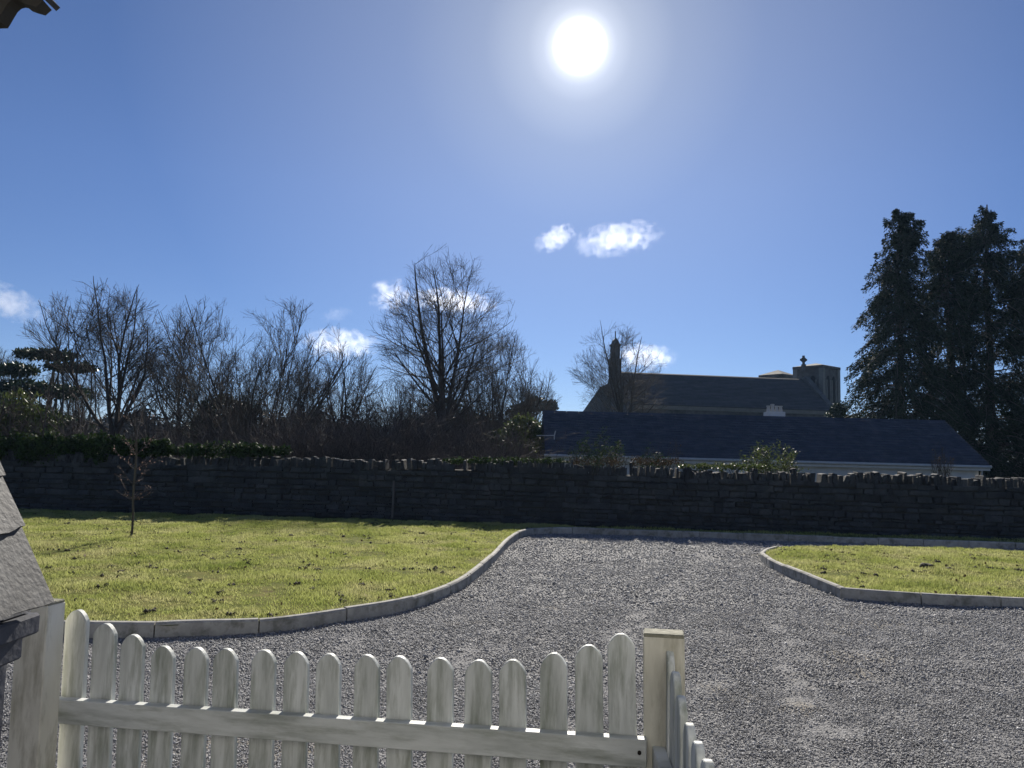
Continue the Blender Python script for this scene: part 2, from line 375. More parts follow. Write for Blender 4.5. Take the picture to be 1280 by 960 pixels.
# loose gravel: small angular stones, one by one, thinning with distance
def gravel():
    rng = np.random.default_rng(11)
    bands = [(1.2, 3.5, 9500, 0.0050), (3.5, 6.0, 8200, 0.0052), (6.0, 9.0, 4000, 0.0066), (9.0, 12.5, 1700, 0.0085), (12.5, 17.3, 800, 0.010)]
    Ps, S = [], []
    for y0, y1, dens, size in bands:
        xl = -0.85 * y1 - 1.6; xr = 0.85 * y1 + 1.6
        n = int((xr - xl) * (y1 - y0) * dens)
        P = np.stack([rng.uniform(xl, xr, n), rng.uniform(y0, y1, n)], 1)
        P = P[np.abs(P[:, 0]) < 0.85 * P[:, 1] + 1.6]
        P = P[(np.abs(P[:, 0]) < 0.70 * P[:, 1] + 0.3) | (rng.uniform(0, 1, len(P)) < 0.6)]
        P = P[~inpoly(P, LAWN) & ~inpoly(P, RLAWN)]
        Ps.append(P); S.append(size * np.exp(rng.normal(0, 0.3, len(P))))
    P = np.concatenate(Ps); S = np.concatenate(S); n = len(P)
    o = np.array([[1, 0, 0], [0, 1, 0], [-1, 0, 0], [0, -1, 0], [0, 0, 0.75], [0, 0, -0.75]], float)
    V = o[None] * rng.uniform(0.65, 1.35, (n, 6, 3)) + rng.normal(0, 0.16, (n, 6, 3))
    a = rng.uniform(0, 6.28, n); ca, sa = np.cos(a), np.sin(a)
    tl = rng.normal(0, 0.4, n); V[..., 2] += V[..., 0] * tl[:, None]
    X = V[..., 0] * ca[:, None] - V[..., 1] * sa[:, None]; Y = V[..., 0] * sa[:, None] + V[..., 1] * ca[:, None]
    V = np.stack([X, Y, V[..., 2]], -1) * S[:, None, None]
    lift = np.array([bed(x, y) for x, y in P])
    V[..., 0] += P[:, 0:1]; V[..., 1] += P[:, 1:2]; V[..., 2] += (lift + S * rng.uniform(0.15, 0.6, n))[:, None]
    f = np.array([[0, 1, 4], [1, 2, 4], [2, 3, 4], [3, 0, 4], [1, 0, 5], [2, 1, 5], [3, 2, 5], [0, 3, 5]])
    Fi = (f[None] + (np.arange(n) * 6)[:, None, None]).reshape(-1, 3)
    g = mesh_np('gravel', V.reshape(-1, 3), [Fi], MT['pebble'])
    tag(g, 'loose grey gravel stones covering the driveway', 'gravel', kind='stuff')
gravel()

def grass(poly, kerbline, name, label, seed, dens, region):
    rng = np.random.default_rng(seed)
    x0, x1, y0, y1 = region
    n = int((x1 - x0) * (y1 - y0) * dens)
    P = np.stack([rng.uniform(x0, x1, n), rng.uniform(y0, y1, n)], 1)
    P = P[np.abs(P[:, 0]) < 0.88 * P[:, 1] + 1.2]
    P = P[(np.abs(P[:, 0]) < 0.71 * P[:, 1] + 0.3) | (rng.uniform(0, 1, len(P)) < 0.6)]
    P = P[inpoly(P, poly)]; P = P[edgedist(P, kerbline) > 0.055]
    cl = np.array([noise.noise(Vector((x * 1.3, y * 1.3, 0))) + 0.7 * noise.noise(Vector((x * 5, y * 5, 2))) for x, y in P])
    keep = rng.uniform(0, 1, len(P)) < np.clip(0.75 + 0.9 * cl, 0.12, 1); P = P[keep]; cl = cl[keep]; n = len(P)
    z = np.array([lawn_height(x, y) for x, y in P]) - 0.004
    h = (0.032 + 0.028 * np.clip(cl, -0.75, 1)) * rng.uniform(0.5, 1.5, n); w = rng.uniform(0.0025, 0.0055, n) * (0.7 + P[:, 1] / 14)
    a = rng.uniform(0, 6.28, n); b = rng.uniform(0, 6.28, n); ln = rng.uniform(0.15, 0.95, n) * h
    B = np.stack([P[:, 0], P[:, 1], z], 1); s = np.stack([np.cos(a) * w, np.sin(a) * w, 0 * w], 1)
    tip = B + np.stack([np.cos(b) * ln, np.sin(b) * ln, h], 1)
    V = np.stack([B - s, B + s, tip], 1).reshape(-1, 3)
    g = mesh_np(name, V, [np.arange(3 * n).reshape(n, 3)], MT['blade'])
    tag(g, label, 'grass', kind='stuff')
grass(LAWN, KL, 'grass', 'short patchy winter grass on the large lawn by the stone wall', 3, 4200, (-17, 1.5, 6.5, 20.5))
grass(LAWN, KL, 'grass', 'shaded grass verge along the foot of the stone wall', 6, 900, (1.5, 18, 14, 20))
grass(RLAWN, KR, 'grass', 'sunlit grass on the small kerbed lawn beside the drive', 4, 4600, (3.5, 14.5, 8, 15))

# ------------------------------------------------------------------ dry-stone boundary wall
def top_at(x):     # wall height without coping
    return 1.225 + 0.09 * math.exp(-(x + 0.5) ** 2 / 9) + 0.025 * math.sin(x * 0.9) + 0.02 * math.sin(x * 2.3)
WY = Matrix.Rotation(math.atan(-0.095), 4, 'Z')
wall = thing('stone_wall', 'long dark rubble stone boundary wall with upright coping stones behind the lawns', 'wall', (0, 18.5, 0))
wall.rotation_euler = (0, 0, math.atan(-0.095))
def bend(bm):
    for v in bm.verts: v.co.y -= 0.14 * max(0.0, -5 - v.co.x)
def build_wall():
    rg = random.Random(8)
    bm = bmesh.new(); x = -26.0
    while x < 22:                          # core
        box(bm, x, x + 0.5, 0.10, 0.42, -0.1, top_at(x + 0.25) - 0.05); x += 0.5
    bmesh.ops.remove_doubles(bm, verts=bm.verts, dist=1e-5)
    bend(bm); bobj('wall_core', bm, MT['mortar'], wall)
    bm = bmesh.new(); z = 0.0
    while z < 1.5:
        h = rg.uniform(0.08, 0.17); x = -26 + rg.uniform(0, 0.3)
        while x < 22:
            L = min(0.6, max(0.12, rg.lognormvariate(-1.25, 0.42))); hh = h * rg.uniform(0.82, 1.0)
            if z + h * 0.6 < top_at(x):
                d = rg.uniform(-0.035, 0.03); j = 0.016
                vs = box(bm, x, x + L - 0.014, d, 0.13, z + 0.02, z + 0.02 + hh - 0.012)
                for v in vs:
                    v.co.x += rg.uniform(-j, j); v.co.z += rg.uniform(-j, j); v.co.y += rg.uniform(-j, j)
            x += L
        z += h
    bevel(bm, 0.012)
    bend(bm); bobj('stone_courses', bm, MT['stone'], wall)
    bm = bmesh.new(); x = -26.0
    while x < 22:                          # stones set on edge along the top
        t = rg.uniform(0.05, 0.13); hh = rg.uniform(0.11, 0.19) * (1.3 if rg.random() < 0.1 else 1)
        if rg.random() > 0.05:
            tz = top_at(x); A = Matrix.Translation((x, 0.2, tz)) @ Matrix.Rotation(rg.gauss(0, 0.12), 4, 'Y')
            w = rg.uniform(0.15, 0.2)
            vs = box(bm, 0, t - 0.012, -w, w, -0.06, hh, A)
            for v in vs:
                v.co.x += rg.uniform(-0.012, 0.012); v.co.z += rg.uniform(-0.02, 0.02); v.co.y += rg.uniform(-0.03, 0.03)
        x += t
    bevel(bm, 0.01)
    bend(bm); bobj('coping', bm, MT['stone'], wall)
build_wall()

# ------------------------------------------------------------------ cottage beyond the wall
def build_cottage():
    Ye, Yr = 26.0, 28.6
    ez = at(690, 567.5, Ye).z; rz = at(900, 520, Yr).z
    xl, xr = 1.17, 16.15
    c = thing('cottage', 'long low white cottage with a plain dark slate roof behind the stone wall', 'cottage', (0, 0, 0))
    bm = bmesh.new(); box(bm, xl + 0.25, xr - 0.2, Ye + 0.3, 2 * Yr - Ye - 0.3, -1.1, ez - 0.02)
    prism(bm, [(Ye + 0.3, ez - 0.018), (2 * Yr - Ye - 0.3, ez - 0.018), (Yr, rz - 0.16)], xl + 0.25, xr - 0.2, axis='x')
    bobj('wall', bm, MT['white'], c)
    # slated roof: overlapping courses of single slates, both slopes
    bm = bmesh.new(); rg = random.Random(3); n = 17
    for side in (0, 1):
        for k in range(n):
            a0 = k / n; a1 = (k + 1.12) / n
            y0 = Ye + (Yr - Ye) * a0; y1 = Ye + (Yr - Ye) * min(a1, 1.0)
            z0 = ez + (rz - ez) * a0 + 0.042; z1 = ez + (rz - ez) * min(a1, 1.0) + 0.006
            if side: y0, y1 = 2 * Yr - y0, 2 * Yr - y1
            x = xl - (0.14 if k % 2 else 0)
            while x < xr - 0.02:
                X1 = min(x + 0.28, xr); x0 = max(x, xl); dz = rg.gauss(0, 0.003); dy = rg.gauss(0, 0.006)
                P = [(x0 + 0.003, y0 + dy, z0 + dz), (X1 - 0.003, y0 + dy, z0 + dz), (X1 - 0.003, y1, z1), (x0 + 0.003, y1, z1)]
                T = [bm.verts.new(p) for p in P]; B = [bm.verts.new((p[0], p[1], p[2] - 0.03)) for p in P]
                bm.faces.new(T); bm.faces.new(B[::-1])
                for i in range(4): bm.faces.new([T[i], B[i], B[(i + 1) % 4], T[(i + 1) % 4]])
                x += 0.28
    # boarding under the slates
    th = 0.02
    for s in (1, -1):
        pl = [(Yr - s * (Yr - Ye), ez - 0.004), (Yr, rz - 0.03), (Yr, rz - 0.08), (Yr - s * (Yr - Ye) , ez - 0.05)]
        prism(bm, pl if s > 0 else pl[::-1], xl + 0.01, xr - 0.01, axis='x')
    roof = bobj('roof', bm, MT['roofslate'], c)
    bm = bmesh.new(); x = xl
    while x < xr - 0.1:
        L = min(0.45, xr - x)
        prism(bm, [(Yr - 0.13, rz - 0.055), (Yr, rz + 0.045), (Yr + 0.13, rz - 0.055), (Yr + 0.12, rz - 0.075), (Yr, rz + 0.02), (Yr - 0.12, rz - 0.075)], x, x + L - 0.012, axis='x')
        x += L
    bobj('ridge_tiles', bm, MT['roofslate'], roof)
    bm = bmesh.new(); box(bm, xl - 0.02, xr + 0.03, Ye + 0.02, Ye + 0.06, ez - 0.20, ez - 0.055); box(bm, xl, xr, Ye + 0.06, Ye + 0.32, ez - 0.2, ez - 0.18)
    bobj('fascia', bm, MT['white'], c)
    pts = np.array([[xl - 0.03, Ye - 0.045, ez - 0.05], [0.5 * (xl + xr), Ye - 0.045, ez - 0.06], [xr + 0.03, Ye - 0.045, ez - 0.07]])
    V, Fq = tubes([(pts, np.full(3, 0.05), 8)]); bobj_ = mesh_np('gutter', V, Fq, MT['gutter'], c, smooth=True)
    for gx in (16.0, 1.55):
        pts = np.array([[gx, Ye + 0.2, ez - 0.2], [gx, Ye + 0.22, -0.2], [gx, Ye + 0.22, -1.0]])
        V, Fq = tubes([(pts, np.full(3, 0.035), 8)]); mesh_np('downpipe', V, Fq, MT['gutter'], c, smooth=True)
    for wx in (3.2, 6.4, 9.6, 12.8):
        bm = bmesh.new(); box(bm, wx - 0.5, wx + 0.5, Ye + 0.27, Ye + 0.298, 0.2, 1.25)
        w = bobj('window', bm, MT['glass'], c)
        bm = bmesh.new()
        for a, b_, lo, hi in [(-0.56, -0.49, 0.14, 1.31), (0.49, 0.56, 0.14, 1.31), (-0.025, 0.025, 0.21, 1.24)]: box(bm, wx + a, wx + b_, Ye + 0.25, Ye + 0.296, lo, hi)
        for lo, hi in [(0.142, 0.205), (1.245, 1.308)]: box(bm, wx - 0.488, wx + 0.488, Ye + 0.252, Ye + 0.296, lo, hi)
        bobj('frame', bm, MT['white'], w)
    # squat rendered stack with pots, just behind the ridge
    p0 = at(956, 521, 29.6); p1 = at(977, 515.5, 29.6)
    bm = bmesh.new(); box(bm, p0.x, p1.x, 29.2, 29.75, rz - 1.2, p1.z)
    st = bobj('chimney', bm, MT['white'], c)
    for i in range(4):
        x = p0.x + 0.09 + i * (p1.x - p0.x - 0.18) / 3; h = 0.24 if i != 1 else 0.3
        pts = np.array([[x, 29.45, p1.z - 0.01], [x, 29.45, p1.z + h * 0.8], [x, 29.45, p1.z + h * 0.82], [x, 29.45, p1.z + h]])
        V, Fq = tubes([(pts, np.array([0.075, 0.055, 0.075, 0.07]), 10)]); mesh_np('chimney_pot', V, Fq, MT['gutter'], st, smooth=True)
    q = at(692, 545, 26.9)
    pts = np.array([[q.x - 0.6, 26.75, q.z], [q.x - 0.2, 26.8, q.z + 0.01], [q.x + 0.02, 26.8, q.z + 0.02]])
    V, Fq = tubes([(pts, np.full(3, 0.018), 6), (pts[2] + np.array([[0, 0, -0.25], [0, 0, 0], [0.04, 0, 0.16]]), np.full(3, 0.022), 6)])
    mesh_np('cable_bracket', V, Fq, MT['gutter'], c)
build_cottage()

# ------------------------------------------------------------------ church
def build_church():
    p0 = at(768, 464, 70.0); p1 = at(1003, 474.5, 72.4)
    ang = math.atan2(p1.y - p0.y, p1.x - p0.x); L = math.hypot(p1.x - p0.x, p1.y - p0.y); rz = (p0.z + p1.z) / 2
    c = thing('church', 'grey stone church with a steep dark roof, gable turret and square belfry tower', 'church', (p0.x, p0.y, 0), ang)
    hw, ez = 5.4, at(900, 508, 65).z
    # nave walls
    bm = bmesh.new(); box(bm, 0.15, L - 0.1, -hw + 0.3, hw - 0.3, -1.2, ez)
    bobj('nave_wall', bm, MT['churchstone'], c)
    bm = bmesh.new()
    for k in range(5):
        x = 2.2 + k * 3.1; box(bm, x - 0.3, x + 0.3, -hw - 0.25, -hw + 0.295, -1.2, ez - 1.0)
    bobj('buttress', bm, MT['churchstone'], c)
    bm = bmesh.new(); box(bm, 0.16, L - 0.12, -hw + 0.1, -hw + 0.298, ez - 0.35, ez - 0.02)
    bobj('cornice', bm, MT['churchtrim'], c)
    # roof in courses
    bm = bmesh.new(); n = 22
    for s in (-1, 1):
        for k in range(n):
            a0, a1 = k / n, min((k + 1.1) / n, 1)
            y0, y1 = s * hw * (1 - a0), s * hw * (1 - a1)
            z0, z1 = ez + (rz - ez) * a0 + 0.05, ez + (rz - ez) * a1 + 0.01
            for i in range(12):
                x0, x1 = 0.4 + (L - 0.4) * i / 12, 0.4 + (L - 0.4) * (i + 1) / 12 - 0.004
                P = [(x0, y0, z0), (x1, y0, z0), (x1, y1, z1), (x0, y1, z1)]
                T = [bm.verts.new(p) for p in P]; B = [bm.verts.new((p[0], p[1], p[2] - 0.09)) for p in P]
                bm.faces.new(T); bm.faces.new(B[::-1])
                for i4 in range(4): bm.faces.new([T[i4], B[i4], B[(i4 + 1) % 4], T[(i4 + 1) % 4]])
    bobj('nave_roof', bm, MT['churchroof'], c)
    # west gable with flared shoulders carrying a slim turret
    gp = [(-hw - 0.2, -1.2), (12.5, -1.2), (12.5, 5.9), (4.2, 8.2), (1.35, rz - 1.0), (0.55, rz + 0.15), (-0.55, rz + 0.15), (-1.2, rz - 0.9), (-hw * 0.6, ez + (rz - ez) * 0.42), (-hw - 0.2, ez + 0.05)]
    bm = bmesh.new(); prism(bm, gp, -0.25, 0.42, axis='x'); bobj('gable_wall', bm, MT['churchstone'], c)
    bm = bmesh.new(); prism(bm, [(hw - 0.2, -1.2), (12.2, -1.2), (12.2, 5.55), (hw - 0.2, 7.3)], 0.43, L - 1.0, axis='x'); bobj('aisle', bm, MT['churchstone'], c)
    bm = bmesh.new()
    box(bm, -0.42, 0.5, -0.42, 0.42, rz - 0.5, rz + 1.05); box(bm, -0.46, 0.54, -0.46, 0.46, rz + 1.05, rz + 1.2)
    box(bm, -0.33, 0.41, -0.33, 0.33, rz + 1.2, rz + 2.35); box(bm, -0.40, 0.48, -0.40, 0.40, rz + 2.35, rz + 2.5)
    bt = bobj('turret', bm, MT['churchstone'], c)
    bm = bmesh.new(); prism(bm, [(-0.31, rz + 2.502), (0.39, rz + 2.502), (0.26, rz + 2.85), (0.04, rz + 3.1), (-0.18, rz + 2.85)], -0.3, 0.3, axis='y'); bobj('turret_cap', bm, MT['churchstone'], bt)
    bm = bmesh.new(); box(bm, 0.0, 0.09, -0.04, 0.04, rz + 3.05, rz + 3.75); bobj('finial', bm, MT['churchtrim'], bt)
    # belfry tower, seen corner-on
    def tower(px0, px1, ptop, papex, pcorner, d, base, name):
        a, b = at(px0, ptop, d), at(px1, ptop, d); cx = 0.5 * (a.x + b.x); w = (b.x - a.x); top = a.z
        s = w / (math.cos(R(38)) + math.sin(R(38))); h = s / 2
        T = Matrix.Translation((cx, d, 0)) @ Matrix.Rotation(R(-52), 4, 'Z'); T = c_inv @ T
        bm = bmesh.new(); box(bm, -h, h, -h, h, -1.2, top - 0.25, T); tw = bobj(name, bm, MT['churchstone'], c)
        bm = bmesh.new(); k = h + 0.12
        box(bm, -k, k, -k, k, top - 0.248, top, T)
        vs = [bm.verts.new(T @ Vector(p)) for p in [(-k, -k, top + 0.003), (k, -k, top + 0.003), (k, k, top + 0.003), (-k, k, top + 0.003), (0, 0, papex)]]
        for i in range(4): bm.faces.new([vs[i], vs[(i + 1) % 4], vs[4]])
        bobj('tower_roof', bm, MT['churchstone'], tw)
        return T, h, top, tw
    c_inv = c.matrix_basis.inverted()
    T, h, top, tw = tower(994, 1047, 458.5, at(1019, 454, 74).z, 1018, 74.0, 0, 'tower')
    for face in (0, 1, 2, 3):
        Rf = T @ Matrix.Rotation(face * math.pi / 2, 4, 'Z')
        for off in (-0.48, 0.48):
            bm = bmesh.new(); n = 6; wv = 0.26; z0, z1 = top - 4.6, top - 1.35
            arch = [(off - wv, z0), (off + wv, z0), (off + wv, z1)] + [(off + wv * math.cos(t), z1 + 0.42 * math.sin(t)) for t in [math.pi * i / n for i in range(1, n)]] + [(off - wv, z1)]
            prism(bm, arch, -h - 0.012, -h + 0.05, axis='y', M=Rf); lv = bobj('belfry_opening', bm, MT['louvre'], tw)
            bm = bmesh.new(); box(bm, off - wv - 0.15, off - wv - 0.003, -h - 0.08, -h + 0.05, z0 - 0.1, z1, Rf); box(bm, off + wv + 0.003, off + wv + 0.15, -h - 0.08, -h + 0.05, z0 - 0.1, z1, Rf)
            bobj('surround', bm, MT['churchtrim'], lv)
        bm = bmesh.new(); box(bm, -h - 0.1, -h + 0.32, -h - 0.1, -h - 0.002, -1.2, top - 0.26, Rf); box(bm, h - 0.32, h - 0.002, -h - 0.1, -h - 0.002, -1.2, top - 0.26, Rf)
        bobj('corner_buttress', bm, MT['churchtrim'], tw)
    tower(951, 994, 469, at(973, 462.5, 80).z, 972, 80.0, 0, 'tower')
    # stone cross on the east gable
    q = c_inv @ at(1004.5, 457, 72.6); s = 72.6 / F
    bm = bmesh.new(); box(bm, q.x - 2.2 * s, q.x + 2.2 * s, q.y - 0.15, q.y + 0.15, q.z - 0.5, q.z + 1.6 * s)
    box(bm, q.x - 1.1 * s, q.x + 1.1 * s, q.y - 0.1, q.y + 0.1, q.z + 1.6 * s, q.z + 12.6 * s)
    box(bm, q.x - 4.2 * s, q.x - 1.12 * s, q.y - 0.09, q.y + 0.09, q.z + 6 * s, q.z + 8.6 * s); box(bm, q.x + 1.12 * s, q.x + 4.2 * s, q.y - 0.09, q.y + 0.09, q.z + 6 * s, q.z + 8.6 * s)
    n = 14
    for i in range(n):
        a0, a1 = 2 * math.pi * i / n, 2 * math.pi * (i + 1) / n - 0.02
        P = [(q.x + r * math.cos(a), q.z + 7.3 * s + r * math.sin(a)) for r, a in [(2.2 * s, a0), (3.4 * s, a0), (3.4 * s, a1), (2.2 * s, a1)]]
        prism(bm, P, q.y - 0.06, q.y + 0.06, axis='y')
    bobj('stone_cross', bm, MT['churchstone'], c)
    bm = bmesh.new(); prism(bm, [(-hw, ez), (hw, ez), (0.5, rz + 0.2), (-0.5, rz + 0.2)], L - 0.1, L + 0.4, axis='x'); bobj('gable_wall', bm, MT['churchstone'], c)
build_church()

# ------------------------------------------------------------------ bare trees
def grow(rg, leaders, fork, H, tr, spread, dens, lens, trop=0.10, wob=0.13, lean=0.0, maxlev=4, low=0.0):
    """list of (pts, radii, sides, level): a trunk, leaders, then branches on branches"""
    out = []
    def walk(p, d, L, r, lev, rend):
        n = (7, 9, 6, 4, 3, 2)[lev]; pts = [p]; step = L / n
        for i in range(n):
            d = (d + Vector((rg.gauss(0, wob), rg.gauss(0, wob), rg.gauss(0, wob) + trop))).normalized()
            p = p + d * step; pts.append(p)
        rr = [r + (rend - r) * (i / n) ** 0.8 for i in range(n + 1)]
        out.append((np.array([tuple(q) for q in pts]), np.array(rr), (9, 7, 5, 3, 3, 3)[lev], lev)); return pts, rr
    def side(d, ang):
        ax = d.cross(Vector((rg.gauss(0, 1), rg.gauss(0, 1), rg.gauss(0, 1)))).normalized()
        return (Matrix.Rotation(ang, 3, ax) @ d).normalized()
    def rec(p, d, L, r, lev, t0=0.18):
        pts, rr = walk(p, d, L, r, lev, max(r * 0.22, 0.0045))
        if lev >= maxlev: return
        k = max(1, int(L * dens[lev] + rg.random()))
        for j in range(k):
            t = t0 + (1 - t0) * (j + rg.random()) / k; i = min(int(t * (len(pts) - 1)), len(pts) - 2); f = t * (len(pts) - 1) - i
            q = pts[i].lerp(pts[i + 1], min(f, 1)); dd = (pts[i + 1] - pts[i]).normalized()
            cl = L * lens[lev] * rg.uniform(0.6, 1.25) * (1.15 - 0.65 * t)
            rec(q, side(dd, R(rg.uniform(24, 58))), cl, max(rr[i] * rg.uniform(0.4, 0.62), 0.0055), lev + 1, 0.12)
    base = Vector((0, 0, -0.15))
    if fork > 0.05:
        pts, rr = walk(base, Vector((lean, 0, 1)).normalized(), fork + 0.15, tr, 0, tr * 0.72)
        top = pts[-1]; r1 = tr * 0.72
        for j in range(int(fork * low)):
            t = rg.uniform(0.4, 0.95); i = int(t * (len(pts) - 1))
            rec(pts[i], side(Vector((0, 0, 1)), R(rg.uniform(45, 80))), (H - fork) * rg.uniform(0.3, 0.6), tr * 0.3, 2)
    else: top = base; r1 = tr
    for j in range(leaders):
        a = 2 * math.pi * (j + rg.random() * 0.6) / leaders; s = spread * rg.uniform(0.35, 1.0)
        d = Vector((math.cos(a) * s, math.sin(a) * s, 1)).normalized()
        st = top if fork > 0.05 else Vector((math.cos(a) * 0.25 * rg.random(), math.sin(a) * 0.25 * rg.random(), -0.15))
        rec(st, d, (H - fork) * rg.uniform(0.8, 1.0), r1 * rg.uniform(0.55, 0.8), 1, 0.15)
    return out

def spawn(rng, P, Rr, dens, Lr, ang, nseg, trop, wob, env, rmin, t0=0.15, rk=(0.35, 0.6)):
    """side shoots along every branch of one order, kept inside the crown's envelope"""
    T = np.gradient(P, axis=1); T /= np.linalg.norm(T, axis=2, keepdims=True) + 1e-9
    Ln = np.linalg.norm(np.diff(P, axis=1), axis=2).sum(1)
    k = rng.poisson(np.maximum(Ln * dens, 0.6)); idx = np.repeat(np.arange(len(P)), k); m_ = len(idx); n = P.shape[1]
    t = t0 + (1 - t0) * rng.uniform(0, 1, m_); f = t * (n - 1); i = np.clip(f.astype(int), 0, n - 2); f = (f - i)[:, None]
    p = P[idx, i] * (1 - f) + P[idx, i + 1] * f; d = T[idx, i]; r0 = Rr[idx, i] * (1 - f[:, 0]) + Rr[idx, i + 1] * f[:, 0]
    q = np.cross(d, rng.normal(size=(m_, 3))); q /= np.linalg.norm(q, axis=1, keepdims=True) + 1e-9
    a = np.radians(rng.uniform(ang[0], ang[1], m_))[:, None]; d = np.cos(a) * d + np.sin(a) * q
    L = rng.uniform(Lr[0], Lr[1], m_) * (1.2 - 0.65 * t)
    lim = 0.99 + 0.06 * rng.normal(size=m_)
    for _ in range(4):
        e = p + (d + np.array([0, 0, trop * nseg * 0.5])) * L[:, None]; L = np.where(env(e) > lim, L * 0.66, L)
    ok = (L > Lr[0] * 0.3) & (p[:, 2] > 0.3); p, d, L, r0 = p[ok], d[ok], L[ok], r0[ok]; m_ = len(p)
    O = [p]
    for _ in range(nseg):
        d = d + rng.normal(size=(m_, 3)) * wob + np.array([0, 0, trop]); d /= np.linalg.norm(d, axis=1, keepdims=True)
        p = p + d * (L / nseg)[:, None]; O.append(p)
    r0 = np.maximum(r0 * rng.uniform(rk[0], rk[1], m_), rmin); u = np.linspace(0, 1, nseg + 1)
    return np.stack(O, 1), np.maximum(r0[:, None] * (1 - 0.72 * u[None]), rmin * 0.7)

def place_tree(name, label, spec, px, d, left, right, top, seed, mats=('bark', 'twig'), cat='tree', group=None, base_z=-0.1, thick=1.0):
    """grow a bare tree to the true size of its crown, d metres away"""
    rng = np.random.default_rng(seed); b0 = at(px, 560, d)
    xl, xr = at(left, 500, d).x - b0.x, at(right, 500, d).x - b0.x; H = at(px, top, d).z - base_z; K = H / 10.0
    cx, rx = (xl + xr) / 2, (xr - xl) / 2 * 1.12; zb = spec['zb'] * H; cz = zb + (H - zb) * spec['wide']
    def env(e):
        z = e[:, 2]; up_ = np.where(z > cz, (z - cz) / (H - cz), (cz - z) / (cz - zb)); w = np.clip(z / cz, 0, 1)
        return np.sqrt(((e[:, 0] - cx * w) / rx) ** 2 + (e[:, 1] / (rx * 0.95)) ** 2 + up_ ** 2)
    t = thing(name, label, cat, (b0.x, d, base_z), 0, group)
    fork = spec['fork'] * H; n = 12; lead, lr, trunk = [], [], []
    if fork > 0.1:
        m_ = 7; u = np.linspace(0, 1, m_)[:, None]; tp = np.array([spec.get('lean', 0) * fork, 0, fork])
        P0 = np.array([0, 0, -0.15]) * (1 - u) + tp * u + np.cumsum(rng.normal(size=(m_, 3)) * 0.03, 0) * u
        trunk.append((P0, spec['tr'] * K * (1 - 0.3 * u[:, 0]) * np.where(u[:, 0] < 0.1, 1.25, 1), 10)); tp = P0[-1]; r1 = spec['tr'] * K * 0.7
    else: tp = None; r1 = spec['tr'] * K
    nl = spec['leaders']
    for j in range(nl):
        a = 2 * math.pi * (j + rng.uniform(0, 0.6)) / nl; s_ = spec['spread'] * rng.uniform(spec.get('smin', 0.25), 1.0) * (0.15 if j == 0 else 1)
        dr = np.array([math.cos(a) * s_, math.sin(a) * s_ * 0.8, 1.0]); dr /= np.linalg.norm(dr)
        p = tp.copy() if tp is not None else np.array([math.cos(a) * 0.22, math.sin(a) * 0.22, -0.15]) * rng.uniform(0.4, 1.2)
        L = (H - fork) * rng.uniform(0.95, 1.25); pts = [p]; st = L / n
        for i_ in range(n):
            dr = dr + rng.normal(size=3) * spec['wob'] + np.array([0, 0, spec['trop']]); dr /= np.linalg.norm(dr); q = p + dr * st
            e0, e1 = env(p[None])[0], env(q[None])[0]
            if e1 > 0.97 and e1 > e0: st *= 0.5; q = p + dr * st
            p = q; pts.append(p)
        lead.append(np.array(pts)); rr = r1 * rng.uniform(0.55, 0.85); lr.append(rr * (1 - np.linspace(0, 1, n + 1)) ** 1.25 + 0.007)
    P1, R1 = np.array(lead), np.array(lr)
    g = spec['dens']; sc_ = K ** 0.5
    Pb, Rb = spawn(rng, P1, R1, spec['co'] / sc_, (3.0 * K, 6.0 * K), spec['coang'], n, 0.035, 0.05, env, 0.014, 0.05, (0.5, 0.8))
    P1 = np.concatenate([P1, Pb]); R1 = np.concatenate([R1, Rb])
    P2, R2 = spawn(rng, P1, R1, g[0] / sc_, (2.2 * K, 5.2 * K), spec['ang'], 8, 0.05, 0.055, env, 0.012, 0.04, (0.3, 0.55))
    P3, R3 = spawn(rng, P2, R2, g[1] / sc_, (0.8 * K, 1.9 * K), (24, 50), 6, 0.045, 0.06, env, 0.008)
    P4, R4 = spawn(rng, P3, R3, g[2] / sc_, (0.4 * K, 0.95 * K), (22, 50), 4, 0.05, 0.07, env, 0.0052)
    P5, R5 = spawn(rng, P4, R4, g[3] / sc_, (0.18 * K, 0.45 * K), (20, 50), 2, 0.06, 0.08, env, 0.0037)
    L1 = [(p, r * thick, 8) for p, r in zip(P1, R1)]
    crown = [(p, r * thick, k) for PP, RR, k in ((P2, R2, 5), (P3, R3, 4), (P4, R4, 3), (P5, R5, 3)) for p, r in zip(PP, RR)]
    if trunk: crown += L1
    else: trunk = L1
    V, Fq = tubes(trunk); mesh_np('trunk', V, Fq, MT[mats[0]], t, smooth=True)
    V, Fq = tubes(crown); mesh_np('crown', V, Fq, MT[mats[1]], t)
    return t

ROUND = dict(leaders=3, fork=0.2, tr=0.225, spread=0.45, wob=0.045, trop=0.035, zb=0.12, wide=0.42, co=0.24, coang=(18, 42), dens=(2.1, 2.5, 3.8, 5.6), ang=(42, 76), lean=0.05)
VASE = dict(smin=0.4, leaders=20, fork=0.0, tr=0.085, spread=1.1, wob=0.035, trop=0.012, zb=0.0, wide=0.72, co=0.36, coang=(10, 26), dens=(1.9, 2.6, 3.6, 5.4), ang=(16, 40))
UPRT = dict(leaders=6, fork=0.22, tr=0.165, spread=0.7, wob=0.08, trop=0.05, zb=0.10, wide=0.6, co=0.45, coang=(16, 42), dens=(1.8, 2.4, 3.6, 5.4), ang=(26, 62))
BUSH = dict(leaders=14, fork=0.0, H=3.2, tr=0.035, spread=0.9, dens=(0, 4.0, 6.0, 8.0, 0), lens=(0, 0.5, 0.5, 0.5, 0), trop=0.05, wob=0.14, maxlev=3)

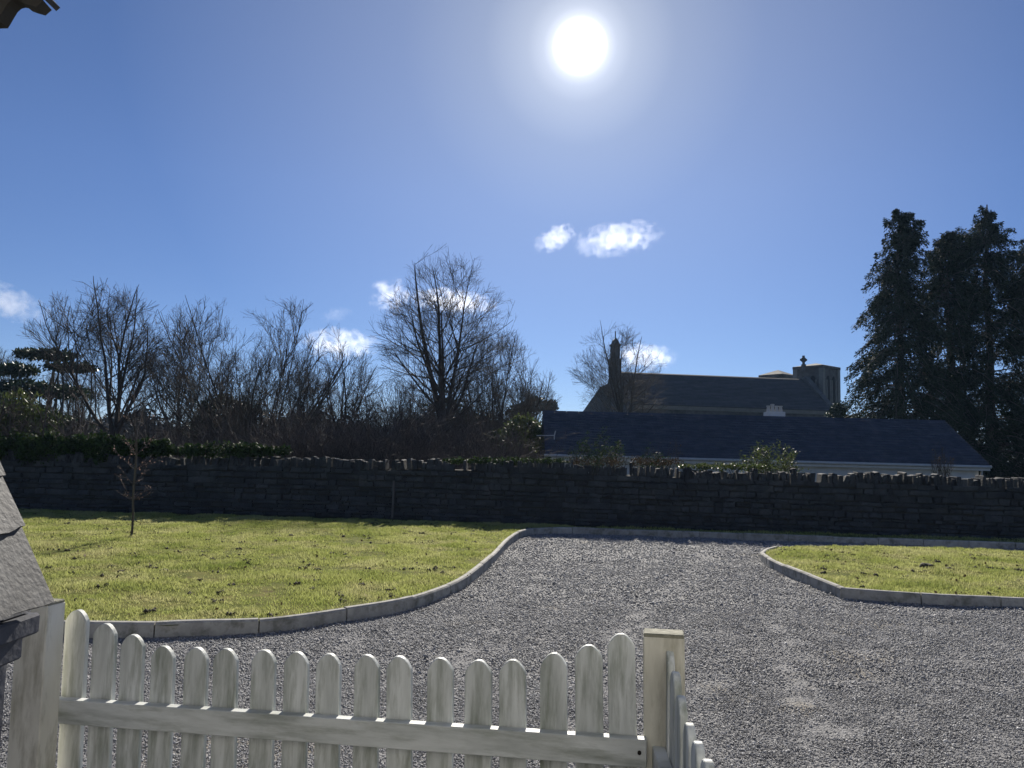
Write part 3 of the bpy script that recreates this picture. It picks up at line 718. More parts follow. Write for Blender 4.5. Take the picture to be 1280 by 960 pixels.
place_tree('bare_tree', 'tallest bare tree with a round open crown standing behind the middle of the wall', ROUND, 553, 34, 466, 652, 308, 21)
place_tree('bare_tree', 'broad bare tree fanning out in many stems from behind the wall', VASE, 322, 30, 200, 418, 364, 5, thick=1.0)
place_tree('bare_tree', 'bare tree with crooked low limbs and upright shoots above the dark cedar', UPRT, 140, 29, 38, 214, 352, 12, thick=1.0)
place_tree('bare_tree', 'dense thin bare tree between the fan-shaped tree and the tallest one', UPRT, 432, 38, 388, 488, 428, 31)
place_tree('bare_tree', 'lower bare tree overlapping the tallest tree on the cottage side', VASE, 612, 38, 556, 684, 408, 44)
place_tree('bare_tree', 'bare round-headed tree standing before the church gable turret', ROUND, 778, 57, 704, 832, 402, 23, thick=1.1)
place_tree('bare_tree', 'small bare tree rising just left of the cedar at the picture edge', UPRT, 8, 44, -40, 46, 432, 17)
place_tree('bare_tree', 'grey bare tree half hidden behind the fan-shaped tree', UPRT, 222, 44, 160, 262, 425, 71)

for i, (px, d, l, r_, tp) in enumerate([(258, 46, 205, 300, 452), (376, 44, 330, 420, 455), (500, 46, 455, 545, 468), (90, 46, 40, 140, 455), (655, 48, 610, 700, 462), (455, 33, 420, 500, 490), (185, 27, 150, 225, 470)]):
    place_tree('bare_tree', 'slight bare tree filling the leafless screen among the bigger trees', UPRT, px, d, l, r_, tp, 200 + i, group='thin trees of the leafless screen')

place_tree('bare_tree', 'wispy bare shoots in front of the feathery green shrub', VASE, 40, 20.3, -10, 100, 468, 301, mats=('redtwig', 'redtwig'))
# sapling on the lawn
def sapling():
    b = gnd(162, 671, 0.1); d = b.y
    spec = dict(leaders=2, fork=1.5, H=2.4, tr=0.021, spread=0.25, dens=(0, 6, 5, 0), lens=(0, 0.6, 0.5, 0), trop=0.03, wob=0.09, maxlev=3, low=15)
    rg = random.Random(14); br = grow(rg, **spec)
    t = thing('sapling', 'thin young tree with a few clinging reddish leaves on the lawn', 'sapling', (b.x, b.y, 0.1))
    zs = 2.8 / max(p[:, 2].max() for p, *_ in br)
    fx = lambda p: p * np.array([0.95, 0.95, zs])
    V, Fq = tubes([(fx(p), r, s) for p, r, s, l in br if l == 0]); mesh_np('trunk', V, Fq, MT['bark'], t, smooth=True)
    V, Fq = tubes([(fx(p), r * 0.8, s) for p, r, s, l in br if l > 0]); mesh_np('crown', V, Fq, MT['redtwig'], t)
    rng = np.random.default_rng(2); pts = np.concatenate([fx(p[1:]) for p, r, s, l in br if l >= 2])
    pts = pts[(pts[:, 2] < 2.1)]; pts = pts[rng.choice(len(pts), min(160, len(pts)), replace=False)]
    V, f = leaves(rng, pts, 0.034, 0.6, 0.6); mesh_np('leaves', V, [f], MT['bud'], t)
sapling()

# brown undergrowth behind the wall: thin stems nobody could count
def undergrowth():
    rg = random.Random(77); parts = []; lv = []
    rng = np.random.default_rng(7)
    for i in range(300):
        px = rg.uniform(-40, 690) if i > 90 else rg.uniform(330, 540); d = rg.uniform(20.6, 38); b = at(px, 560, d)
        if px > 660: d = rg.uniform(30, 40); b = at(px, 560, d)
        topy = 514 + 58 * noise.noise(Vector((px * 0.011, d * 0.05, 0.7))) + rg.uniform(-26, 24)
        if abs(px - 555) < 26 and d < 34 and rg.random() < 0.7: continue
        H = max(at(px, topy, d).z, 1.2)
        sp = dict(BUSH, leaders=rg.randint(6, 10), H=3.0, dens=(0, 3.2, 4.6, 0, 0), maxlev=3)
        br = grow(rg, **sp); zs = H / max(p[:, 2].max() for p, *_ in br)
        for p, r, s, l in br: parts.append((p * np.array([1.0, 1.0, zs]) + np.array([b.x, d, -0.2]), r * 0.75, 3))
    V, Fq = tubes(parts)
    o = mesh_np('undergrowth', V, Fq, MT['redtwig'])
    tag(o, 'tangled brown leafless undergrowth behind the stone wall', 'undergrowth', kind='stuff')
undergrowth()

def far_wood():
    rng = np.random.default_rng(19); P = []
    for i in range(420):
        px = rng.uniform(-160, 705); d = rng.uniform(75, 130); top = 528 + 9 * math.sin(px * 0.03) + rng.normal() * 7
        c = at(px, top, d); rad = rng.uniform(1.5, 3.5)
        P.append(blob(rng, np.array([c.x, d, c.z - rad]), (rad, rad, rad), 130, 0.2)); P.append(blob(rng, np.array([c.x, d, c.z - rad * 2.4]), (rad * 1.2, rad, rad * 1.3), 90, 0.2))
    V, f = leaves(rng, np.concatenate(P), 0.75, 0.4)
    o = mesh_np('far_wood', V, [f], MT['haze_wood']); tag(o, 'far-off leafless wood closing the horizon behind the garden trees', 'wood', kind='stuff')

# ------------------------------------------------------------------ leafy things
def blob(rng, centre, rad, n, shell=0.45):
    v = rng.normal(size=(n, 3)); v /= np.linalg.norm(v, axis=1, keepdims=True)
    r = rng.uniform(shell, 1.0, n) ** 0.6
    k = np.array([0.82 + 0.35 * noise.noise(Vector(tuple(a * 2.3 + centre * 0.37))) for a in v])
    return centre + v * (r * k)[:, None] * np.array(rad)

far_wood()

def leafy(name, label, cat, d, blobs, material, leaf, seed, stems=4, group=None, base_z=-0.1, aspect=0.6, droop=0.2, stemr=0.03):
    """blobs: (px, py, half width px, half height px, depth offset, leaf count) -> crown of single leaves on real limbs"""
    rng = np.random.default_rng(seed); P = []; br = []
    bx = float(np.mean([at(b[0], b[1], d).x for b in blobs]))
    t = thing(name, label, cat, (bx, d, base_z), 0, group); org = np.array([bx, d, base_z])
    for (px, py, hwp, hhp, dy, n) in blobs:
        dd = d + dy; c = at(px, py, dd); s = dd / F; rad = (hwp * s, 0.75 * max(hwp, hhp) * s, hhp * s)
        P.append(blob(rng, np.array(c), rad, n))
        for j in range(stems):
            e = np.array(c) + rng.normal(size=3) * 0.35 * np.array(rad); s0 = org + np.array([rng.normal() * 0.1, rng.normal() * 0.1, -0.1])
            u = np.linspace(0, 1, 7)[:, None]; mid = s0 * (1 - u) + e * u + np.sin(u * np.pi) * rng.normal(size=3) * 0.1 * np.linalg.norm(e - s0)
            br.append((mid - org, np.linspace(stemr, stemr * 0.25, 7), 5))
    P = np.concatenate(P) - org
    V, f = leaves(rng, P, leaf, aspect, droop); mesh_np('crown', V, [f], MT[material], t)
    V, Fq = tubes(br); mesh_np('trunk', V, Fq, MT['bark'], t, smooth=True)
    return t

leafy('cedar_tree', 'dark flat-topped cedar behind the wall at the far edge of the garden', 'tree', 40,
      [(58, 443, 48, 7, 0, 1500), (20, 462, 34, 9, 1, 1200), (90, 459, 40, 6, -1, 1100), (30, 486, 52, 13, 0, 2400), (82, 490, 40, 10, 1, 1200), (15, 512, 50, 15, 0, 2200), (60, 530, 60, 18, 0, 2200)],
      'ever', 0.22, 41, stems=3, stemr=0.12, aspect=0.45)
leafy('evergreen_shrub', 'bright green feathery shrub in front of the dark cedar', 'shrub', 20.6,
      [(22, 514, 34, 30, 0, 900), (52, 530, 30, 26, 0.5, 700), (5, 545, 34, 24, 0, 700)], 'lightleaf', 0.15, 42, stems=6, stemr=0.03, aspect=0.22, droop=-0.8)
leafy('evergreen_tree', 'round dark evergreen behind the stems of the fan-shaped tree', 'tree', 36,
      [(282, 518, 46, 30, 0, 5200), (262, 535, 34, 26, 0.5, 2600), (312, 528, 36, 30, 0.5, 2600), (290, 548, 50, 25, 0, 2600)], 'ever', 0.13, 43, stems=4, stemr=0.07)
leafy('evergreen_tree', 'low dark evergreen behind the leaning trunk of the tallest tree', 'tree', 42,
      [(560, 520, 40, 30, 0, 3000), (600, 535, 40, 28, 0, 2600), (520, 540, 40, 26, 0, 2400)], 'ever', 0.15, 49, stems=4, stemr=0.07)
leafy('evergreen_shrub', 'pale green leafy shrub at the near gable of the slate-roofed cottage', 'shrub', 30,
      [(655, 535, 26, 22, 0, 1500), (672, 548, 16, 18, 0, 800), (630, 550, 24, 16, 0, 900)], 'lightleaf', 0.12, 44, stems=5)
leafy('evergreen_tree', 'dark dome-topped tree far beyond the cottage gable', 'tree', 90,
      [(668, 505, 16, 10, 0, 900), (686, 508, 14, 9, 0, 700), (650, 515, 20, 12, 0, 900)], 'ever', 0.4, 45, stems=3, stemr=0.15)
leafy('yew_bush', 'dark clipped yew rising over the cottage ridge beside the tower', 'bush', 48,
      [(1049, 512, 12, 11, 0, 1500), (1046, 522, 17, 12, 0, 1500), (1066, 524, 14, 6, 0, 600)], 'ever', 0.12, 46, stems=3, stemr=0.06)

def along_wall(name, label, pxs, y, half, n, material, leaf, seed, stem=True, group=None, cat='ivy', dep=0.2):
    """growth sprawling over the wall top: leaf clumps along the coping"""
    rng = np.random.default_rng(seed); P = []; br = []
    c0 = at((pxs[0] + pxs[1]) / 2, y, 18.6); x0, x1 = at(pxs[0], y, 18.8).x, at(pxs[1], y, 18.8).x; cx = (x0 + x1) / 2
    org = np.array([cx, wallY(cx) + dep, 1.2])
    t = thing(name, label, cat, tuple(org), 0, group)
    m_ = max(2, int((x1 - x0) / 0.22))
    for j in range(m_):
        x = x0 + (x1 - x0) * (j + rng.random()) / m_
        e = 1 - abs(2 * (j + 0.5) / m_ - 1) ** 2.5
        hz = half * (0.45 + 0.55 * e) * rng.uniform(0.6, 1.25)
        d = wallY(x) + dep + rng.normal() * 0.1
        zc = at(640 + x / d * F, y, d).z + 0.0
        P.append(blob(rng, np.array([x, d, zc]), (0.24, 0.3, hz), int(n / m_), 0.2))
        s0 = np.array([x + rng.normal() * 0.1, d + 0.1, 1.1]); ee = np.array([x + rng.normal() * 0.15, d + rng.normal() * 0.1, zc + hz * 0.7])
        u = np.linspace(0, 1, 5)[:, None]; br.append((s0 * (1 - u) + ee * u + np.sin(u * np.pi) * rng.normal(size=3) * 0.06 - org, np.linspace(0.014, 0.004, 5), 4))
    P = np.concatenate(P) - org
    V, f = leaves(rng, P, leaf, 0.8, 0.3); mesh_np('leaves', V, [f], MT[material], t)
    if len(br) <= 24:
        for b_ in br: V, Fq = tubes([b_]); mesh_np('stem', V, Fq, MT['twig'], t)
    else: V, Fq = tubes(br); mesh_np('stems', V, Fq, MT['twig'], t)
    return t
along_wall('ivy', 'thick dark ivy smothering the wall top behind the sapling', (-60, 205), 560, 0.52, 16000, 'ivy', 0.075, 51)
along_wall('ivy', 'glossy ivy spilling over the coping below the fan-shaped tree', (210, 352), 563, 0.24, 3600, 'ivy', 0.07, 52)
along_wall('ivy', 'thin ivy creeping along the coping next to the cottage gable', (560, 706), 576, 0.13, 1800, 'ivy', 0.055, 53)
along_wall('ivy', 'low ivy and dead stalks on the coping in front of the cottage eaves', (850, 950), 583, 0.13, 1300, 'lightleaf', 0.05, 54)
along_wall('dry_stalks', 'dry brown stalks and leaves along the coping before the slate roof', (708, 850), 577, 0.16, 1100, 'dry', 0.045, 57, cat='stalks')
along_wall('ivy', 'sunlit yellow-green ivy mound on the coping past the cottage corner', (1236, 1330), 602, 0.16, 1800, 'moss', 0.06, 55)
along_wall('ivy', 'small mossy tuft on the coping below the cottage gutter end', (1098, 1140), 598, 0.07, 260, 'lightleaf', 0.05, 56)

def wall_bush(label, px, left, right, top, seed, green, nleaf, d=19.3, cat='shrub'):
    b = at(px, 575, d); rg = random.Random(seed); rng = np.random.default_rng(seed)
    br = grow(rg, **dict(BUSH, leaders=9, H=1.0, tr=0.012, dens=(0, 9, 11, 0), maxlev=3, spread=0.8))
    A = np.concatenate([p for p, *_ in br]); t = thing('shrub', label, cat, (b.x, d, 1.0))
    sx = (at(right, 570, d).x - at(left, 570, d).x) / (np.percentile(A[:, 0], 99) - np.percentile(A[:, 0], 1)); sz = (at(px, top, d).z - 1.0) / A[:, 2].max()
    Fx = lambda p: p * np.array([sx, sx, sz])
    V, Fq = tubes([(Fx(p), r * 0.7, 3) for p, r, s, l in br]); mesh_np('stems', V, Fq, MT['twig'], t)
    pts = np.concatenate([Fx(p[1:]) for p, r, s, l in br if l >= 2]); pts = pts[rng.choice(len(pts), nleaf, replace=True)] + rng.normal(size=(nleaf, 3)) * 0.05
    V, f = leaves(rng, pts, 0.055, 0.5, 0.0); mesh_np('leaves', V, [f], MT[green], t)
wall_bush('straggly shrub with tiny leaves standing up before the near end of the slate roof', 742, 714, 780, 538, 61, 'ivy', 2200)
wall_bush('small twiggy shrub on the wall beside the straggly one', 816, 798, 840, 560, 62, 'ivy', 900)
wall_bush('rounded dry brownish shrub rising over the wall below the chimney pots', 962, 928, 1000, 553, 63, 'lightleaf', 3000)
wall_bush('faint leafless shrub against the slates between the two leafy shrubs', 830, 800, 850, 546, 65, 'dry', 60, d=20.0)
wall_bush('thin bare stalks against the slates near the roof verge', 1178, 1168, 1192, 552, 66, 'dry', 60, d=19.5)

# ------------------------------------------------------------------ conifers
def conifer(label, px, top, d, prof, seed, tops=1, group='tall dark conifers', n_br=470):
    """prof: (height fraction, radius m, density)"""
    rng = np.random.default_rng(seed); b = at(px, 560, d); base = -0.9; H = at(px, top, d).z - base
    t = thing('conifer', label, 'tree', (b.x, d, base), 0, group)
    hs = [p[0] for p in prof]; rs = [p[1] for p in prof]; ds = [p[2] for p in prof]
    tr = [(np.array([[0.0 + 0.12 * math.sin(i * 1.3), 0.1 * math.cos(i), H * i / 11] for i in range(12)]), np.linspace(0.34, 0.03, 12), 9)]
    for k in range(tops - 1):
        tr.append((np.array([[0.05, 0, H * 0.72], [0.5, 0.2, H * 0.8], [0.62, 0.25, H * 0.9], [0.75, 0.2, H * 0.985]]), np.array([0.12, 0.09, 0.06, 0.02]), 6))
    V, Fq = tubes(tr); mesh_np('trunk', V, Fq, MT['bark'], t, smooth=True)
    br, C_, D_ = [], [], []
    for i in range(n_br):
        f = 0.1 + 0.9 * (i + rng.random()) / n_br
        if rng.random() > np.interp(f, hs, ds): continue
        rad = np.interp(f, hs, rs) * rng.uniform(0.42, 1.2); a = rng.uniform(0, 2 * np.pi); z = f * H
        o = np.array([0.12 * math.sin(f * 11 * 1.3), 0.0, z])
        if tops > 1 and f > 0.8 and rng.random() < 0.5: o = o + np.array([0.65, 0.2, 0])
        dirv = np.array([math.cos(a), math.sin(a), 0]); m_ = 7; u = np.linspace(0, 1, m_)[:, None]
        rise = rng.uniform(0.05, 0.3) * (1 if f < 0.85 else 2.2); drop = rng.uniform(0.35, 0.8) * (1 if f < 0.85 else 0.3)
        pts = o + dirv * rad * u + np.array([0, 0, 1]) * rad * (rise * u - drop * u ** 2.2) + rng.normal(size=(m_, 3)) * 0.04
        br.append((pts, np.linspace(0.035, 0.008, m_) * (0.4 + rad / 3), 4))
        k = int(120 + 100 * rad)
        uu = rng.uniform(0.12 if f > 0.6 else 0.3, 1.03, k) ** 0.8
        ii = np.clip((uu * (m_ - 1)).astype(int), 0, m_ - 2); fr = (uu * (m_ - 1) - ii)[:, None]
        c = pts[ii] * (1 - fr) + pts[ii + 1] * fr
        perp = np.array([-dirv[1], dirv[0], 0]); wd = 0.27 * (1.15 - uu) * min(rad, 1.8)
        c = c + perp * (rng.normal(size=k) * wd)[:, None] + np.array([0, 0, -1]) * (np.abs(rng.normal(size=k)) * 0.2)[:, None]
        C_.append(c); D_.append(np.tile(dirv * 0.6, (k, 1)) + np.outer(np.ones(k), [0, 0, -0.55]) + rng.normal(size=(k, 3)) * 0.42)
    P = np.concatenate(C_); Dv = np.concatenate(D_); Dv /= np.linalg.norm(Dv, axis=1, keepdims=True); n = len(P)
    s = np.cross(Dv, rng.normal(size=(n, 3))); s /= np.linalg.norm(s, axis=1, keepdims=True)
    L = (rng.uniform(0.07, 0.19, n))[:, None]; w = L * rng.uniform(0.22, 0.42, n)[:, None]
    V = np.stack([P, P + Dv * L * 0.5 + s * w * 0.5, P + Dv * L, P + Dv * L * 0.45 - s * w * 0.5], 1).reshape(-1, 3)
    cr = mesh_np('crown', V, [np.arange(4 * n).reshape(n, 4)], MT['conifer'], t)
    V, Fq = tubes(br); mesh_np('limbs', V, Fq, MT['bark'], t)
PR1 = [(0, 2.9, 1), (0.2, 3.1, 1), (0.42, 2.75, 1), (0.6, 2.2, 1), (0.75, 1.55, 1), (0.88, 0.95, 1), (0.95, 0.6, 1), (1, 0.25, 1)]
PR2 = [(0, 2.2, 1), (0.25, 2.3, 0.8), (0.45, 2.1, 0.5), (0.68, 2.1, 0.55), (0.8, 1.95, 1), (0.92, 1.2, 1), (1, 0.25, 1)]
PR3 = [(0, 2.6, 1), (0.25, 2.7, 0.8), (0.45, 2.5, 0.55), (0.68, 2.4, 0.65), (0.82, 2.0, 1), (0.9, 1.2, 1), (0.94, 0.55, 0.7), (1, 0.2, 0.45)]
conifer('full tall conifer with a forked tip, nearest the church tower', 1127, 262, 39, PR1, 81, tops=2)
conifer('narrow shorter conifer squeezed between the two tall ones', 1190, 291, 40, PR2, 82)
conifer('tall conifer with a wispy bare leader at its tip', 1240, 256, 40, PR3, 83)
conifer('conifer cut by the picture edge, outermost of the row', 1300, 285, 40, PR3, 84)

# ------------------------------------------------------------------ clouds
def cloud_material(dens, scale, seed, asp):
    M = bpy.data.materials.new('cloud'); M.use_nodes = True; t = M.node_tree; t.nodes.clear(); L = t.links.new
    o = N(t, 'ShaderNodeOutputMaterial'); v = N(t, 'ShaderNodeVolumePrincipled')
    v.inputs['Color'].default_value = (1, 1, 1, 1); v.inputs['Anisotropy'].default_value = 0.78
    tcn = N(t, 'ShaderNodeTexCoord')
    mp = N(t, 'ShaderNodeMapping'); mp.inputs['Scale'].default_value = asp; L(tcn.outputs['Object'], mp.inputs[0])
    nz = N(t, 'ShaderNodeTexNoise'); nz.noise_dimensions = '4D'; nz.inputs['W'].default_value = seed; nz.inputs['Scale'].default_value = scale
    nz.inputs['Detail'].default_value = 7; nz.inputs['Roughness'].default_value = 0.62
    L(mp.outputs[0], nz.inputs['Vector'])
    k = N(t, 'ShaderNodeMath', operation='MULTIPLY_ADD'); k.inputs[1].default_value = 3.6; k.inputs[2].default_value = -1.3; L(nz.outputs[0], k.inputs[0])
    ln = N(t, 'ShaderNodeVectorMath', operation='LENGTH'); L(tcn.outputs['Object'], ln.inputs[0])
    s = N(t, 'ShaderNodeMath', operation='MULTIPLY'); s.inputs[1].default_value = 0.66; L(ln.outputs['Value'], s.inputs[0])
    d = N(t, 'ShaderNodeMath', operation='SUBTRACT'); L(k.outputs[0], d.inputs[0]); L(s.outputs[0], d.inputs[1])
    m_ = N(t, 'ShaderNodeMapRange'); m_.inputs[1].default_value = 0.0; m_.inputs[2].default_value = 0.5; m_.inputs[4].default_value = dens
    L(d.outputs[0], m_.inputs[0]); L(m_.outputs[0], v.inputs['Density']); L(v.outputs[0], o.inputs['Volume'])
    return M
def cloud(label, px, py, hw_, hh_, seed, rot=0.0, dens=0.0034, scale=2.1):
    D = 900.0; c = at(px, py, D); s = D / F
    bm = bmesh.new(); bmesh.ops.create_icosphere(bm, subdivisions=3, radius=1.0)
    me = bpy.data.meshes.new('cloud'); bm.to_mesh(me); bm.free(); me.materials.append(cloud_material(dens, scale, seed, (hw_ / hh_, max(hw_, hh_) * 0.7 / hh_, 1.0)))
    o = bpy.data.objects.new('cloud', me); C.objects.link(o); o.location = c
    o.scale = (hw_ * s, max(hw_, hh_) * s * 0.7, hh_ * s); o.rotation_euler = (0, rot, 0)
    tag(o, label, 'cloud', 'small white clouds')
cloud('longest white cloud puff in the open sky above the church roof', 772, 299, 62, 22, 3.3, rot=R(-9))
cloud('little ragged cloud wisp beside the longest puff', 694, 298, 30, 16, 8.1, rot=R(-25), dens=0.0065)
cloud('rounded white cloud behind the outer twigs of the tallest tree', 486, 370, 26, 28, 12.2, rot=R(35), dens=0.014)
cloud('thin white cloud seen through the middle of the tallest tree', 565, 377, 60, 16, 20.4, rot=R(4), dens=0.012)
cloud('white cloud bank behind the dense thin tree', 424, 430, 54, 22, 31.0, dens=0.014)
cloud('faint wisp of cloud above the dense thin tree', 420, 393, 22, 9, 47.0, rot=R(-15), dens=0.004)
cloud('white cloud at the picture edge above the dark cedar', 2, 375, 66, 24, 52.5, rot=R(20), dens=0.013)
cloud('bright cloud resting on the church ridge beside the turret', 806, 446, 44, 18, 64.0, dens=0.014)

# ------------------------------------------------------------------ porch in the left corner
def build_porch():
    Ye = 1.92; e1 = at(61, 752, Ye); top = at(1, 588, Ye)
    w = thing('porch_wall', 'blue-grey stone porch wall capped with steep lapped slates', 'wall', (e1.x - 0.4, 1.2, 0))
    inv = Matrix.Translation(w.location).inverted()
    slope = Vector((top.x - e1.x, 0, top.z - e1.z)).normalized(); nrm = Vector((slope.z, 0, -slope.x))   # up the slates, and out of them
    L = 1.15; rx, rz = e1.x + slope.x * L, e1.z + slope.z * L
    # slates in courses: (start, end) up the slope
    cs = [(-0.005, 0.205), (0.185, 0.345), (0.325, 0.52), (0.50, 0.70), (0.68, 0.88), (0.86, 1.08), (1.06, 1.17)]
    rg = random.Random(6)
    for sgn in (1, -1):
        for k, (a, b) in enumerate(cs):
            y = 0.55 - (0.16 if k % 2 else 0.0)
            ys = [y + 0.34 * i for i in range(6)]
            ys = [v for v in ys if v < Ye - 0.12] + [Ye - 0.004 * (k % 3)]
            for y0, y1 in zip(ys[:-1], ys[1:]):
                bm = bmesh.new(); n = 7; t = 0.012; A, B = [], []
                for i in range(n + 1):                       # ragged lower edge
                    yy = y0 + 0.003 + (y1 - y0 - 0.006) * i / n
                    for lst, s_, lift in ((A, a + rg.gauss(0, 0.003), 0.015), (B, b, 0.002)):
                        P = e1 + slope * s_ + nrm * (lift); P.y = yy
                        Q = P - nrm * t
                        if sgn < 0: P = Vector((2 * rx - P.x, P.y, P.z)); Q = Vector((2 * rx - Q.x, Q.y, Q.z))
                        lst.append((bm.verts.new(inv @ P), bm.verts.new(inv @ Q)))
                for i in range(n):
                    (a0, a1), (b0, b1), (c0, c1), (d0, d1) = A[i], A[i + 1], B[i + 1], B[i]
                    bm.faces.new([a0, b0, c0, d0]); bm.faces.new([a1, d1, c1, b1]); bm.faces.new([a0, a1, b1, b0]); bm.faces.new([d0, c0, c1, d1])
                bm.faces.new([A[0][0], B[0][0], B[0][1], A[0][1]]); bm.faces.new([A[n][0], A[n][1], B[n][1], B[n][0]])
                bobj('slate', bm, MT['slate'], w)
    # body: wall, two moulded ledges under the slates, core of the cap
    hx = rx; def_ = lambda z: inv @ Vector((0, 0, z))
    bx = at(13, 860, Ye).x
    def B(x0, x1, y0, y1, z0, z1, name, m_):
        bm = bmesh.new(); box(bm, x0, x1, y0, y1, z0, z1, inv); bevel(bm, 0.006); bobj(name, bm, MT[m_], w)
    B(2 * hx - bx, bx, -1.59, Ye - 0.015, -0.1, e1.z - 0.135, 'wall_body', 'porch')
    B(2 * hx - bx - 0.03, bx + 0.03, -1.592, Ye - 0.01, e1.z - 0.134, e1.z - 0.075, 'ledge', 'porch')
    B(2 * hx - e1.x + 0.012, e1.x - 0.012, -1.594, Ye - 0.006, e1.z - 0.073, e1.z - 0.024, 'ledge', 'porch')
    bm = bmesh.new(); i_ = 0.03
    prism(bm, [(2 * hx - e1.x + i_, e1.z - 0.02), (e1.x - i_, e1.z - 0.02), (hx, rz - i_ * 2)], 0.5, Ye - 0.02, axis='y', M=inv); bobj('cap_core', bm, MT['porch'], w)
    # porch roof overhead: carved bargeboard, its drop, and the slated verge
    D = 1.9; P = lambda x, y: (at(x, y, D).x, at(x, y, D).z)
    r = thing('porch_roof', 'dark carved bargeboard and roof verge jutting in overhead', 'roof', (at(0, 0, D).x, D, at(0, 0, D).z))
    ri = Matrix.Translation(r.location).inverted()
    poly = [P(52, -2), P(65, 12.5), P(57, 19.5), P(48, 17), P(41, 14.5), P(36, 10.5), P(32, 9.7), P(27, 11), P(22, 15.5), P(18, 22), P(14, 29), P(10, 35.5), P(-12, 36), P(-40, 20), P(-120, -62), P(-120, -175)]
    bm = bmesh.new(); prism(bm, poly, D - 0.04, D, axis='y', M=ri); bb = bobj('bargeboard', bm, MT['darkwood'], r)
    cx, cz = P(-3, 46); bm = bmesh.new(); bmesh.ops.create_uvsphere(bm, u_segments=14, v_segments=8, radius=0.0138)
    for v in bm.verts: v.co = ri @ (Vector((cx, D - 0.02, cz)) + v.co)
    box(bm, cx - 0.008, cx + 0.008, D - 0.03, D - 0.012, cz + 0.01, cz + 0.028, ri); bobj('drop_finial', bm, MT['darkwood'], bb)
    a, b = P(53, -2), P(66.5, 12.2); dx, dz = b[0] - a[0], b[1] - a[1]; l = math.hypot(dx, dz); dx /= l; dz /= l; nx, nz = -dz, dx
    bm = bmesh.new(); s0 = 0.003; th = 0.014; up_ = 1.2
    q = [(b[0] + nx * s0, b[1] + nz * s0), (b[0] + nx * (s0 + th), b[1] + nz * (s0 + th)), (b[0] - dx * up_ + nx * (s0 + th), b[1] - dz * up_ + nz * (s0 + th)), (b[0] - dx * up_ + nx * s0, b[1] - dz * up_ + nz * s0)]
    prism(bm, q, 0.6, D + 0.01, axis='y', M=ri); bobj('roof_slates', bm, MT['slate'], r)
build_porch()
def build_house():
    h = thing('house', 'cream rendered house front with a door behind the porch', 'house', (0, -1.6, 0))
    bm = bmesh.new(); box(bm, -7, -0.65, -6.0, 0, -0.1, 5.2); box(bm, 0.65, 7, -6.0, 0, -0.1, 5.2); box(bm, -0.649, 0.649, -6.0, 0, 2.25, 5.2); box(bm, -0.649, 0.649, -6.0, -0.25, -0.1, 2.249)
    bobj('wall', bm, MT['cream'], h)
    bm = bmesh.new(); box(bm, -0.6, 0.6, -0.249, -0.18, 0, 2.2); bobj('door', bm, MT['darkwood'], h)
    for x in (-4.5, -2.2, 2.6, 4.9):
        for z in (0.9, 3.2):
            bm = bmesh.new(); box(bm, x - 0.5, x + 0.5, 0.004, 0.03, z, z + 1.3); w = bobj('window', bm, MT['glass'], h)
            bm = bmesh.new(); box(bm, x - 0.6, x + 0.6, 0.004, 0.12, z - 0.09, z - 0.004); bobj('sill', bm, MT['kerb'], w)
    bm = bmesh.new(); prism(bm, [(0.35, 5.1), (-3.0, 7.6), (-6.35, 5.1), (-6.35, 5.25), (-3.0, 7.78), (0.35, 5.25)], -7.3, 7.3, axis='x'); bobj('roof', bm, MT['roofslate'], h)
build_house()

# ------------------------------------------------------------------ picket gate, posts and side fence
def picket_bm(w, h, th, z0, rg):
    c = 0.5 * w; k = rg.uniform(-0.003, 0.003)
    hf = [(1.0, 0.037 + k), (0.95, 0.0295), (0.74, 0.0165), (0.46, 0.0055), (0.18, 0.0)]
    pl = [(-c, z0), (c, z0)] + [(c * a, h - b) for a, b in hf] + [(-c * a, h - b - k * 0.5) for a, b in hf[::-1]]
    bm = bmesh.new(); prism(bm, pl, 0, th, axis='y'); return bm

